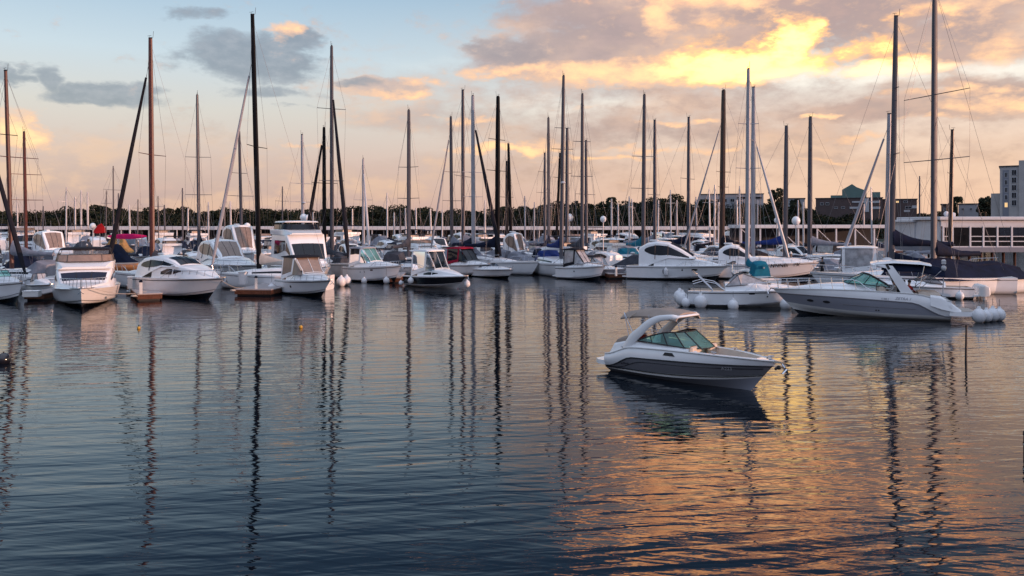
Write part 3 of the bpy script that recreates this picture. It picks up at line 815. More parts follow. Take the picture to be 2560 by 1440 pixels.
# ---------------------------------------------------------------- people
def person(label, loc, rz, pose='stand', top=None, low=None, hair=True, s=1.0, group=None, arm='down'):
    t_ = thing('person', label, 'person', loc, rz, group)
    top, low = top or M['clothdark'], low or M['clothdark']
    if pose == 'stand':
        J = dict(pel=(0,0,.93), che=(0,0,1.28), nek=(.0,0,1.50), hed=(.02,0,1.68), lh=(0,.10,.90), rh=(0,-.10,.90), lk=(.03,.11,.49), rk=(.05,-.12,.49), la=(0,.12,.07), ra=(.02,-.13,.07), lt=(.17,.14,.03), rt=(.19,-.15,.03),
                 ls=(0,.20,1.42), rs=(0,-.20,1.42), le=(.02,.27,1.13), re=(-.02,-.27,1.13), lw=(.14,.24,.90), rw=(.08,-.27,.88))
    elif pose == 'walk':
        J = dict(pel=(0,0,.91), che=(.03,0,1.27), nek=(.05,0,1.49), hed=(.08,0,1.67), lh=(0,.10,.88), rh=(0,-.10,.88), lk=(.20,.10,.50), rk=(-.06,-.10,.48), la=(.26,.11,.08), ra=(-.34,-.11,.14), lt=(.43,.12,.04), rt=(-.22,-.12,.03),
                 ls=(.02,.20,1.41), rs=(.02,-.20,1.41), le=(-.10,.27,1.14), re=(.12,-.26,1.14), lw=(-.06,.27,.90), rw=(.34,-.22,1.02))
    else:
        J = dict(pel=(0,0,.50), che=(-.02,0,.86), nek=(0,0,1.08), hed=(.05,0,1.26), lh=(.05,.10,.48), rh=(.05,-.10,.48), lk=(.46,.13,.50), rk=(.46,-.14,.50), la=(.42,.13,.08), ra=(.50,-.14,.08), lt=(.58,.14,.04), rt=(.66,-.15,.04),
                 ls=(0,.20,1.00), rs=(0,-.20,1.00), le=(.12,.28,.74), re=(.14,-.28,.74), lw=(.36,.20,.66), rw=(.36,-.20,.66))
    J = {k: Vector(v)*s for k, v in J.items()}
    order = list(J); ix = {k: i for i, k in enumerate(order)}
    ed = [('pel','che'),('che','nek'),('nek','hed'),('pel','lh'),('pel','rh'),('lh','lk'),('rh','rk'),('lk','la'),('rk','ra'),('la','lt'),('ra','rt'),('che','ls'),('che','rs'),('ls','le'),('rs','re'),('le','lw'),('re','rw')]
    rad = dict(pel=.135, che=.145, nek=.055, hed=.095, lh=.10, rh=.10, lk=.062, rk=.062, la=.042, ra=.042, lt=.035, rt=.035, ls=.065, rs=.065, le=.045, re=.045, lw=.03, rw=.03)
    me = bpy.data.meshes.new('body'); me.from_pydata([J[k] for k in order], [(ix[a], ix[b]) for a, b in ed], [])
    ob = bpy.data.objects.new('body', me); COL.objects.link(ob)
    md = ob.modifiers.new('skin', 'SKIN'); sk = me.skin_vertices[0].data if me.skin_vertices else me.skin_vertices.new().data
    for k, v_ in zip(order, sk): v_.radius = (rad[k]*s, rad[k]*s*(1.25 if k in ('pel','che') else 1.0)); v_.use_root = (k == 'pel')
    ob.modifiers.new('sub', 'SUBSURF').levels = 1
    dg = bpy.context.evaluated_depsgraph_get(); m2 = bpy.data.meshes.new_from_object(ob.evaluated_get(dg))
    bpy.data.objects.remove(ob)
    m2.name = 'body'; m2.materials.clear(); [m2.materials.append(x_) for x_ in (low, top, M['skin'])]; m2.shade_smooth()
    zb = J['pel'].z+.04*s; zn = J['nek'].z-.02*s
    for f in m2.polygons:
        c_ = f.center
        hand = min((c_-J['lw']).length, (c_-J['rw']).length) < .09*s
        f.material_index = 2 if (c_.z > zn or hand) else (1 if c_.z > zb or (abs(c_.y) > .17*s and pose != 'sit') or (pose == 'sit' and c_.z > J['pel'].z+.12) else 0)
    b_ = bpy.data.objects.new('body', m2); COL.objects.link(b_); b_.parent = t_
    hd = J['hed']
    MB().ball(tuple(hd+Vector((-.015,0,.035))*s), (.105*s,.095*s,.105*s), 12, 8).build('hair', M['hair'], t_)
    return t_

# ---------------------------------------------------------------- open bow runabout, the nearest boat
def bowrider():
    loc, L, B, th = fit((1876,976), -47, 1512, .315, .15)
    h = Hull(L, B*.94, .98, 1.10, over=.15*L, p=2.9, t0=.30, tw=.92, chs=.14, chb=.46, flare=.7, sag=-.13, bul=.10, aft=.30)
    r_ = thing('motorboat', 'open bow runabout with dark grey hull and tan canopy adrift alone in front', 'motorboat', loc, th)
    h.band('hull_bottom', M['greyl'], r_, -1, 0, nt_=40)
    vlow = lambda t: .10+.04*t
    vtop = lambda t: .58+.10*t-.40*(1-sst(0, .22, t))
    h.band('chine_band', M['white2'], r_, 0, vlow, nt_=40, nv=2)
    h.band('hull_side', M['grey'], r_, vlow, vtop, nt_=40)
    h.band('topsides', M['white'], r_, vtop, 1, nt_=40)
    h.transom('transom', M['grey'], r_)
    h.line('boot_stripe', M['black'], r_, vlow, .028, off=.012)
    h.line('knuckle_rail', M['rubber'], r_, vtop, .022, off=.016)
    vp = lambda t: vlow(t)+(vtop(t)-vlow(t))*(.18+.55*sst(.10,.30,t)-.03*t)
    h.line('pinstripe', M['black'], r_, vp, .012, t0=.02, t1=.97, off=.004)
    h.line('rub_rail', M['white2'], r_, 1.0, .03, off=.008)
    # deck: side decks round a cockpit and an open bow well
    tc0, tc1, tb0, tb1 = .13, .50, .545, .90
    def ring_z(t): return h.zs(t)
    h.deck('aft_deck', M['white'], r_, 0, tc0, .03)
    h.side_decks('side_deck', M['white'], r_, tc0, tc1, .22)
    h.well('cockpit_liner', M['cream'], r_, tc0, tc1, .22, .42)
    h.deck('helm_deck', M['white'], r_, tc1, tb0, .10)
    h.side_decks('bow_side_deck', M['white'], r_, tb0, tb1, .17)
    h.well('bow_liner', M['cream'], r_, tb0, tb1, .17, .66, solein=.26)
    h.deck('bow_deck', M['white'], r_, tb1, 1.0, .04, nt_=10)
    # bow cushions: two side bolsters and the pair of backrests
    for sd_ in (-1, 1):
        g = []
        for i in range(13):
            t = tb0+.02+(tb1-tb0-.05)*i/12; q_ = h.S(t, 1, sd_); w = max(.12, abs(q_.y)-.30); dep = min(.38, w*.75)
            z0 = .80
            g.append([(q_.x, sd_*w, z0), (q_.x, sd_*(w-dep*.5), z0+.05), (q_.x, sd_*(w-dep), z0), (q_.x, sd_*(w-dep), .68)])
        MB().grid(g).build('bow_seat', M['cream'], r_, ang=60)
    for sd_ in (-1, 1): MB().box((h.S(tb0,1,1).x+.16, sd_*.55, 1.10), (.16,.55,.50), ch=.06).build('backrest', M['cream'], r_)
    # raised coaming under the windscreen
    xa, xb = L*.30, L*.565
    lf = Loft([(L*.16, B*.47, B*.44, h.zs(.16)-.02, h.zs(.16)+.16), (L*.24, B*.48, B*.43, h.zs(.24)-.02, h.zs(.24)+.20), (L*.5, B*.455, B*.385, h.zs(.5)-.02, h.zs(.5)+.13), (L*.60, B*.40, B*.33, h.zs(.6)-.02, h.zs(.6)+.03)], corner=.07, crown=0)
    mb = MB()
    for sg in (-1, 1):
        mb.grid([[lf.P(i/12, sg*q) for q in (.5,.54,.575,.61,.65,.8,1)] for i in range(13)])
    mb.build('coaming', M['white'], r_, ang=50)
    # wraparound windscreen: foot and head lines through side, corner and front
    zf = h.zs(.45)+.14
    foot = [(L*.235,-B*.435,zf+.05),(L*.33,-B*.43,zf+.04),(L*.43,-B*.41,zf+.02),(L*.53,-B*.37,zf-.01),(L*.600,-B*.20,zf-.03),(L*.610,0,zf-.03)]
    head = [(L*.237,-B*.432,zf+.07),(L*.315,-B*.395,zf+.27),(L*.39,-B*.36,zf+.42),(L*.455,-B*.31,zf+.47),(L*.49,-B*.17,zf+.48),(L*.495,0,zf+.48)]
    foot += [(x, -y, z) for x, y, z in foot[-2::-1]]; head += [(x, -y, z) for x, y, z in head[-2::-1]]
    for i in range(len(foot)-1):
        MB().poly([foot[i], foot[i+1], head[i+1], head[i]]).build('windscreen_pane', M['teal'], r_, smooth=False)
    mb = MB(); mb.sweep(foot, .020, n=5); mb.sweep(head, .024, n=5)
    for i in (1,2,3,4,6,7,8,9): mb.sweep([foot[i], head[i]], .022, n=5)
    mb.build('windscreen_frame', M['rubber'], r_)
    # arch
    zt = z_at(loc, th, L*.42, 0, 789)
    zd = h.zs(.15)+.05
    def side(sg): return [Vector(p_) for p_ in ((L*.155, sg*B*.435, zd-.1), (L*.20, sg*B*.435, zd+.34), (L*.25, sg*B*.43, zd+(zt-zd)*.50), (L*.305, sg*B*.42, zd+(zt-zd)*.76), (L*.365, sg*B*.40, zd+(zt-zd)*.93), (L*.43, sg*B*.37, zt), (L*.475, sg*B*.27, zt+.03))]
    path = side(-1)+[Vector((L*.49, 0, zt+.05))]+side(1)[::-1]
    def smooth_path(pp, k=4):
        out = []
        for i in range(len(pp)-1):
            p0, p1, p2, p3 = pp[max(i-1,0)], pp[i], pp[i+1], pp[min(i+2, len(pp)-1)]
            for j in range(k):
                t = j/k; out.append(.5*((2*p1)+(-p0+p2)*t+(2*p0-5*p1+4*p2-p3)*t*t+(-p0+3*p1-3*p2+p3)*t**3))
        return out+[pp[-1]]
    sp_ = smooth_path(path); n_ = len(sp_)
    wd = [.105*(1-sst(0,.45,min(i, n_-1-i)/(n_-1)*1.0))+.085 for i in range(n_)]
    # the arch: a flat blade, broad at its feet
    mb = MB(); rows = []
    for i, p_ in enumerate(sp_):
        tg = (sp_[min(i+1,n_-1)]-sp_[max(i-1,0)]).normalized()
        lat = Vector((0, 1, 0)) if abs(p_.y) > B*.3 else Vector((0,0,1))
        k = sst(B*.24, B*.36, abs(p_.y)); lat = (Vector((0, math.copysign(1, p_.y), 0))*k+Vector((0,0,1))*(1-k)).normalized()
        wv = tg.cross(lat).normalized(); lat = wv.cross(tg).normalized()
        rows.append([p_+wv*wd[i]*math.cos(a)+lat*.045*math.sin(a) for a in [2*math.pi*q/10 for q in range(10)]])
    mb.grid(rows, cv=True); mb.poly(rows[0][::-1]); mb.poly(rows[-1]); mb.build('arch', M['white'], r_, ang=60)
    # canopy
    g = []
    for i in range(11):
        f_ = i/10; x = L*.115+(L*.475-L*.115)*f_
        zz = zt+.03+.20*math.sin(math.pi*(.18+.62*f_))-.10*(1-f_)**2
        row = []
        for j in range(13):
            yy = -1+2*j/12; w = B*(.40-.02*(1-f_))*(1-.30*max(0, f_-.8)*5*.3)
            row.append((x-.10*(abs(yy)**3)*(f_ < .5), yy*w, zz-.24*abs(yy)**4))
        g.append(row)
    g2 = [[(x, y*.99, z-.06) for x, y, z in row] for row in g]
    mb = MB().grid(g).grid(g2)
    for a_, b_ in ((g[0], g2[0]), (g[-1], g2[-1]), ([q_[0] for q_ in g], [q_[0] for q_ in g2]), ([q_[-1] for q_ in g], [q_[-1] for q_ in g2])): mb.grid([a_, b_])
    mb.build('canopy', M['tan'], r_, ang=60)
    for sg in (-1, 1):
        MB().sweep([(L*.125, sg*B*.37, zt+.02), (L*.175, sg*B*.42, zd+.3)], .016, n=5).build('canopy_pole', M['steel'], r_)
        MB().sweep([(L*.125, sg*B*.37, zt+.02), (L*.205, sg*B*.43, zd+.52)], .016, n=5).build('canopy_pole', M['steel'], r_)
        MB().sweep([(L*.22, sg*B*.40, zt+.06), (L*.14, sg*B*.40, zt-.25)], .016, n=5).build('canopy_pole', M['steel'], r_)
        MB().sweep([(L*.30, sg*B*.39, zt+.02), (L*.33, sg*B*.40, zf+.35)], .014, n=5).build('canopy_pole', M['steel'], r_)
    # stern: swim platform, engine hatch, sun pad
    out = [(0,-B*.44),(0,B*.44),(-.35,B*.43),(-.60,B*.34),(-.66,0),(-.60,-B*.34),(-.35,-B*.43)]
    MB().slab(out, .26, .42).build('swim_platform', M['white'], r_, ang=30)
    hp = Loft([(-.05,B*.40,B*.34,.40,.62),(L*.05,B*.43,B*.38,.5,1.10),(L*.12,B*.42,B*.37,.6,1.22),(L*.15,B*.42,B*.37,.6,1.16)], corner=.12)
    hp.body('engine_hatch', M['white'], r_, sub=3)
    Loft([(L*.03,B*.30,B*.28,1.0,1.06),(L*.06,B*.33,B*.31,1.1,1.26),(L*.125,B*.33,B*.31,1.1,1.34)], corner=.06).body('sun_pad', M['tan'], r_, sub=2)
    # seats, helm
    for x, y, m_ in ((L*.27,-.55,'darkred'),(L*.30,.55,'darkred')):
        mb = MB(); mb.lathe((x, y, .42), [(.20,0),(.10,.05),(.08,.35)], 10); mb.box((x, y, .92), (.46,.48,.16), ch=.05); mb.sweep([(x-.24,y,1.0),(x-.27,y,1.25),(x-.28,y,1.52)], [.24,.25,.20], [.06,.06,.05], up=(1,0,0), n=10)
        mb.build('helm_seat', M[m_], r_)
    MB().box((L*.47,-.42,.95), (.30,.60,.50), ch=.08).build('console', M['cream'], r_)
    MB().box((L*.17,0,.75), (.5,B*.66,.55), ch=.1).build('rear_bench', M['cream'], r_)
    mb = MB()
    for a in range(12):
        a0, a1 = 2*math.pi*a/12, 2*math.pi*(a+1)/12
        mb.sweep([(L*.455,-.42+.16*math.cos(a0),1.26+.16*math.sin(a0)),(L*.455,-.42+.16*math.cos(a1),1.26+.16*math.sin(a1))], .016, n=5)
    mb.build('steering_wheel', M['rubber'], r_)
    # details
    mb = MB()
    for t, sd_ in ((.70,-1),(.70,1),(.12,-1),(.12,1)):
        q_ = h.S(t, 1, sd_); cleat(mb, q_.x, q_.y-sd_*.12, q_.z+.02)
    cleat(mb, L*.955, -.12, h.zs(.95)+.05); cleat(mb, L*.955, .12, h.zs(.95)+.05)
    mb.build('cleat', M['steel'], r_)
    p_, ax, up, n = h.spot(.46, .86, -1, 1, 1)
    MB().poly([p_-ax*.24-up*.05, p_+ax*.26-up*.06, p_+ax*.14+up*.06, p_-ax*.16+up*.06]).build('side_vent', M['rubber'], r_, smooth=False)
    anchor(r_, h, h.fb-.06)
    mb = MB(); mb.ball((L+.04,.0,.90), (.09,.06,.07), 8, 6); mb.ball((L-.04,-.05,.86), .05, 8, 6); mb.build('anchor_roller', M['rubber'], r_)
    p_, ax, up, n = h.spot(.80, .50, -1, 1, 1); text_on(r_, 'registration', 'A223', .17, p_, ax, up, n, M['bandwhite'])
    p_, ax, up, n = h.spot(.16, .34, -1, 1, 1); text_on(r_, 'hull_lettering', 'EUTRASI', .10, p_, ax, up, n, M['black'])
    return r_, h, loc, th

# ---------------------------------------------------------------- large sport cruiser at the right
def sport_cruiser():
    loc, L, B, th = fit((1990,784), 158, 2380, .28, .14, near=1)
    h = Hull(L, B*.95, 1.42, 1.52, over=.16*L, p=2.6, t0=.32, tw=.93, chs=.16, chb=.42, flare=.8, sag=-.20, bul=.12, aft=.25)
    r_ = thing('motor_cruiser', 'long grey and white sport cruiser with navy bimini and people aboard', 'cruiser', loc, th)
    h.band('hull_bottom', M['black'], r_, -1, -.50, nt_=40)
    h.band('chine_band', M['white2'], r_, -.50, .12, nt_=40, nv=4)
    vt = lambda t: .60+.12*t-.48*(1-sst(.02, .22, t))
    h.band('hull_side', M['greyl'], r_, .12, vt, nt_=44)
    h.band('topsides', M['white'], r_, vt, 1, nt_=44)
    h.line('knuckle_rail', M['grey'], r_, vt, .03, off=.016)
    h.line('pinstripe', M['grey'], r_, lambda t: .36, .014, t0=.2, t1=.62, off=.004)
    h.line('rub_rail', M['white2'], r_, 1.0, .035, off=.01)
    h.transom('lower_transom', M['white2'], r_)
    tc0, tc1 = .055, .40
    h.side_decks('side_deck', M['white'], r_, tc0, tc1, .32)
    h.well('cockpit_liner', M['cream'], r_, tc0, tc1, .32, .85)
    h.deck('foredeck', M['white'], r_, tc1, 1, .16, nt_=26)
    # foredeck blister
    zd = h.zs(.6)
    Loft([(L*.40,B*.36,B*.30,h.zs(.4),h.zs(.4)+.42),(L*.52,B*.36,B*.29,h.zs(.52),h.zs(.52)+.38),(L*.68,B*.28,B*.20,h.zs(.68),h.zs(.68)+.28),(L*.80,B*.18,B*.10,h.zs(.8),h.zs(.8)+.16),(L*.88,B*.08,B*.03,h.zs(.88),h.zs(.88)+.05)], corner=.2).body('foredeck_blister', M['white'], r_, sub=4)
    # windscreen
    zf = h.zs(.45)+.36; zw = zf+.62
    foot = [(L*.32,-B*.40,zf-.14),(L*.40,-B*.395,zf-.06),(L*.47,-B*.37,zf),(L*.555,-B*.26,zf+.03),(L*.585,0,zf+.05)]
    head = [(L*.325,-B*.398,zf-.10),(L*.385,-B*.345,zf+.26),(L*.43,-B*.315,zw-.10),(L*.465,-B*.20,zw),(L*.475,0,zw+.02)]
    foot += [(x,-y,z) for x,y,z in foot[-2::-1]]; head += [(x,-y,z) for x,y,z in head[-2::-1]]
    for i in range(len(foot)-1): MB().poly([foot[i], foot[i+1], head[i+1], head[i]]).build('windscreen_pane', M['teal'], r_, smooth=False)
    mb = MB(); mb.sweep(foot, .03, n=5); mb.sweep(head, .035, n=5)
    for i in range(1, len(foot)-1): mb.sweep([foot[i], head[i]], .028, n=5)
    mb.build('windscreen_frame', M['rubber'], r_)
    # radar arch: two forward leaning blades and a crossbeam
    zt = z_at(loc, th, L*.33, 0, 658)
    zsd = h.zs(.2)
    for sg in (-1, 1):
        A = [(L*.195, zsd-.02), (L*.262, zsd+.90), (L*.310, zsd+1.60), (L*.345, zt-.06), (L*.385, zt+.04)]
        Bb = [(L*.262, zsd-.02), (L*.312, zsd+.82), (L*.345, zsd+1.45), (L*.375, zt-.18), (L*.41, zt-.02)]
        y0 = [B*.47, B*.455, B*.44, B*.42, B*.405]
        mb = MB(); g = []
        for (x0, z0), (x1, z1), y in zip(A, Bb, y0):
            g.append([(x0, sg*y, z0), (x1, sg*y, z1), (x1, sg*(y-.12), z1), (x0, sg*(y-.12), z0)])
        mb.grid(g, cv=True); mb.poly(g[0]); mb.poly(g[-1]); mb.build('arch_leg', M['white'], r_, ang=30)
        MB().grid([[(x0+.02, sg*(y-.125), z0) , (x1-.02, sg*(y-.125), z1)] for (x0,z0),(x1,z1),y in zip(A,Bb,y0)]).build('arch_lining', M['cream'], r_)
        MB().poly([(L*.322, sg*(B*.435+.03), zsd+1.42), (L*.336, sg*(B*.435+.03), zsd+1.36), (L*.350, sg*(B*.425+.03), zsd+1.66), (L*.337, sg*(B*.425+.03), zsd+1.72)]).build('arch_vent', M['rubber'], r_, smooth=False)
    Loft([(L*.33,B*.42,B*.38,zt-.16,zt-.04),(L*.36,B*.425,B*.39,zt-.12,zt+.06),(L*.41,B*.42,B*.38,zt-.06,zt+.06),(L*.43,B*.40,B*.36,zt-.04,zt+.01)], corner=.08).body('arch_top', M['white'], r_, sub=2)
    Loft([(L*.10,B*.33,B*.31,zt-.10,zt-.02),(L*.16,B*.39,B*.37,zt+.0,zt+.12),(L*.30,B*.42,B*.40,zt+.06,zt+.19),(L*.40,B*.42,B*.39,zt-.02,zt+.10)], corner=.05, crown=.05).body('hardtop', M['white'], r_, sub=3)
    # bimini
    g = []
    for i in range(13):
        f_ = i/12; x = L*.36-(L*.36-L*.03)*f_; zz = zt+.04+.10*math.sin(math.pi*f_)-.24*f_*f_
        g.append([(x, (-1+2*j/12)*B*(.405-.05*f_), zz-.46*abs(-1+2*j/12)**5) for j in range(13)])
    g2 = [[(x, y, z-.06) for x, y, z in row] for row in g]
    MB().grid(g).grid(g2).grid([g[-1], g2[-1]]).grid([[q_[0] for q_ in g], [q_[0] for q_ in g2]]).grid([[q_[-1] for q_ in g], [q_[-1] for q_ in g2]]).build('bimini', M['canvasnavy'], r_, ang=60)
    for sg in (-1, 1):
        MB().sweep([(L*.05, sg*B*.34, zt-.35), (L*.17, sg*B*.44, zsd+.25)], .02, n=5).build('bimini_pole', M['steel'], r_)
        MB().sweep([(L*.14, sg*B*.37, zt-.10), (L*.17, sg*B*.44, zsd+.25)], .02, n=5).build('bimini_pole', M['steel'], r_)
    # stern: raked transom with name, side shoulders, platform
    for sg in (-1, 1):
        sh = Loft([(-.50,.10,.07,.5,.62),(0.0,.20,.14,.6,1.02),(L*.05,.26,.20,.7,1.38),(L*.11,.26,.20,.9,1.46)], corner=.08)
        mb = MB(); gg = [[sh.P(i/9, q_)+Vector((0, sg*B*.40, 0)) for q_ in Loft.SV] for i in range(10)]
        mb.grid(gg); mb.poly(gg[0]); mb.poly(gg[-1][::-1]); mb.build('stern_shoulder', M['white'], r_, ang=50)
    tr = [(-.28,.62),(.16,1.02),(.50,1.52)]
    rows = [[(x, -B*.36+B*.72*j/6, z) for j in range(7)] for x, z in tr]
    rows.append([(.75, -B*.36+B*.72*j/6, 1.50) for j in range(7)])
    MB().grid(rows).build('transom', M['white'], r_, ang=20)
    out = [(.1,-B*.46),(.1,B*.46),(-.75,B*.45),(-1.15,B*.36),(-1.22,0),(-1.15,-B*.36),(-.75,-B*.45)]
    MB().slab(out, .34, .60).build('swim_platform', M['white'], r_, ang=30)
    MB().slab([(x*.93-.04, y*.93) for x, y in out], .605, .625).build('platform_deck', M['canvasbeige'], r_, ang=30)
    n = Vector((-(1.52-1.02), 0, .34)).normalized(); ax = Vector((0,-1,0)); up = n.cross(ax).normalized(); 
    if up.z < 0: up = -up
    pm = Vector((.33, -.1, 1.30))
    text_on(r_, 'boat_name', 'Igua', .34, pm, ax, up, n, M['black'], .015, .3)
    text_on(r_, 'home_port', 'MNARTTINS', .12, pm-up*.30, ax, up, n, M['black'], .015)
    # aft sun lounge and cockpit seating
    Loft([(.52,B*.38,B*.36,1.35,1.50),(.70,B*.40,B*.37,1.2,1.62),(L*.15,B*.40,B*.37,1.2,1.66),(L*.17,B*.40,B*.36,1.0,1.60)], corner=.08).body('sun_lounge', M['cream'], r_, sub=2)
    MB().box((L*.24,0,1.12), (.7,B*.60,.5), ch=.1).build('cockpit_seat', M['cream'], r_)
    MB().box((L*.37,.6,1.45), (.5,1.1,1.15), ch=.15).build('helm_console', M['cream'], r_)
    h.rail(r_, .42, 1.0, .62, n=8, r=.02)
    for t in (.815, .715): 
        for sd_ in (-1, 1): h.port('porthole', M['rubber'], r_, t, .42, sd_, .42, .17)
    for t in (.43, .415): h.port('through_hull', M['rubber'], r_, t, .22, 1, .09, .08)
    p_, ax, up, n = h.spot(.26, .80, 1, 1, 1); text_on(r_, 'hull_lettering', 'ZETRA 1', .22, p_-up*.05, ax, up, n, M['greyl'], italic=.3)
    p_, ax, up, n = h.spot(.36, .76, 1, 1, 1); text_on(r_, 'model_mark', 'S 300 J', .14, p_-up*.06, ax, up, n, M['grey'])
    # antennas and light mast
    mb = MB(); mb.sweep([(L*.04,B*.28,1.55),(L*.035,B*.28,zt-.3)], .035, n=6); mb.build('light_mast', M['aluw'], r_)
    mb = MB(); mb.ball((L*.035,B*.28,zt-.2), (.14,.14,.18), 10, 8); mb.box((L*.035,B*.28,zt+.15), (.22,.30,.30), ch=.05); mb.build('radar', M['aluw'], r_)
    MB().ball((L*.33,-B*.15,zt+.20), (.28,.28,.14), 14, 8).build('radome', M['aluw'], r_)
    mast_antenna(r_, L*.39, B*.38, zt, 1.3); mast_antenna(r_, L*.39, -B*.38, zt, 1.3)
    anchor(r_, h)
    return r_, h, loc, th, zt

# ---------------------------------------------------------------- flybridge cruiser
def flybridge(label, loc, th, L, B, zdeck, zfly, ztop, bim='canvasblack', screen='tanglass', glassm='blueglass', hullm='white', bottom='black', name='flybridge_cruiser', cat='cruiser', group=None, lo=False, hull_kw=None, enclosed=True):
    r_ = thing(name, label, cat, loc, th, group)
    kw = dict(over=.14*L, p=2.2, t0=.30, tw=.9, chs=.16, chb=.42, flare=1.2); kw.update(hull_kw or {})
    h = Hull(L, B, zdeck*.80, zdeck, **kw); nt_ = 16 if lo else 30
    h.band('hull_bottom', M[bottom], r_, -1, -.25, nt_=nt_, nv=2); h.band('hull_side', M[hullm], r_, -.25, 1, nt_=nt_, nv=6)
    h.transom('transom', M[hullm], r_); h.deck('deck', M['white'], r_, 0, 1, .10, nt_=nt_)
    h.line('rub_rail', M['grey'], r_, 1.0, .035, off=.01, n=nt_)
    if not lo: h.line('chine_stripe', M['rubber'], r_, 0.02, .02, off=.02, n=nt_)
    zd = h.zs(.4)
    zr = zfly-.02
    w = B*.44
    lf = Loft([(L*.10,w,w*.93,zd-.1,zr),(L*.30,w,w*.92,zd-.1,zr),(L*.50,w*.98,w*.88,zd-.05,zr),(L*.66,w*.84,w*.74,h.zs(.66)-.05,h.zs(.66)+.30),(L*.80,w*.55,w*.42,h.zs(.8)-.05,h.zs(.8)+.16),(L*.90,w*.2,w*.12,h.zs(.9)-.05,h.zs(.9)+.04)], corner=.22)
    lf.body('cabin', M['white'], r_, sub=4)
    lf.patch('windscreen', M[glassm], r_, .47, .575, -.5, .5, .015, 8, 12)
    lf.patch('side_window', M[glassm], r_, .10, .50, lambda k: .70, lambda k: .86-.10*k*k, .015, 10, 3, mirror=True)
    if not lo:
        mb = MB()
        for q_ in (-.17, .17): mb.sweep([lf.PN(.47+.105*i/4, q_, .03) for i in range(5)], .018, n=4)
        mb.build('windscreen_mullion', M['rubber'], r_)
    # flybridge
    fb2 = Loft([(L*.06,w*.94,w*.96,zr-.10,zr+.38),(L*.30,w*.95,w*.97,zr-.10,zr+.42),(L*.42,w*.92,w*.88,zr-.10,zr+.42),(L*.54,w*.80,w*.68,zr-.06,zr+.08)], corner=.08, crown=.01)
    fb2.body('flybridge_coaming', M['white'], r_, sub=3)
    zc = zr+.42
    sc = [(L*.18,w*.93),(L*.34,w*.93),(L*.42,w*.84),(L*.455,w*.55),(L*.46,0)]
    pth = [(x,-y) for x, y in sc]+[(x,y) for x, y in sc[-2::-1]]
    hs = .48
    mb = MB().grid([[(x, y, zc-.02) for x, y in pth], [(x-.22, y*.97, zc+hs) for x, y in pth]]); mb.build('flybridge_screen', M[screen], r_, ang=40)
    mb = MB(); mb.sweep([(x-.22, y*.97, zc+hs) for x, y in pth], .02, n=4); mb.sweep([(x, y, zc) for x, y in pth], .02, n=4)
    for x, y in pth[1::2]: mb.sweep([(x, y, zc), (x-.22, y*.97, zc+hs)], .018, n=4)
    mb.build('screen_frame', M['rubber'], r_)
    MB().box((L*.27,0,zr+.55), (.6,w*1.2,.7), ch=.12).build('helm_seat', M['cream'], r_)
    # canvas top
    x0, x1 = L*.10, L*.40
    tp = Loft([(x0,w*.80,w*.76,ztop-.12,ztop-.07),(x0+.3,w*.84,w*.80,ztop-.12,ztop),(x1-.3,w*.84,w*.80,ztop-.12,ztop),(x1,w*.80,w*.76,ztop-.12,ztop-.06)], corner=.06)
    tp.body('bimini', M[bim], r_, sub=2)
    for sg in (-1, 1):
        for a_, b_ in ((x0+.15, L*.17), (x1-.1, L*.40)): MB().sweep([(a_, sg*w*.80, ztop-.1), (b_, sg*w*.94, zc)], .022, n=5).build('bimini_pole', M['rubber'], r_)
    if enclosed:
        MB().grid([[(x1-.08, -w*.78+w*1.56*j/6, ztop-.1) for j in range(7)], [(L*.43-.2, (-w*.78+w*1.56*j/6)*.95, zc+hs) for j in range(7)]]).build('clear_curtain', M['clear'], r_)
    h.rail(r_, .52, 1.0, .62, n=4 if lo else 7, r=.022)
    anchor(r_, h)
    return r_, h

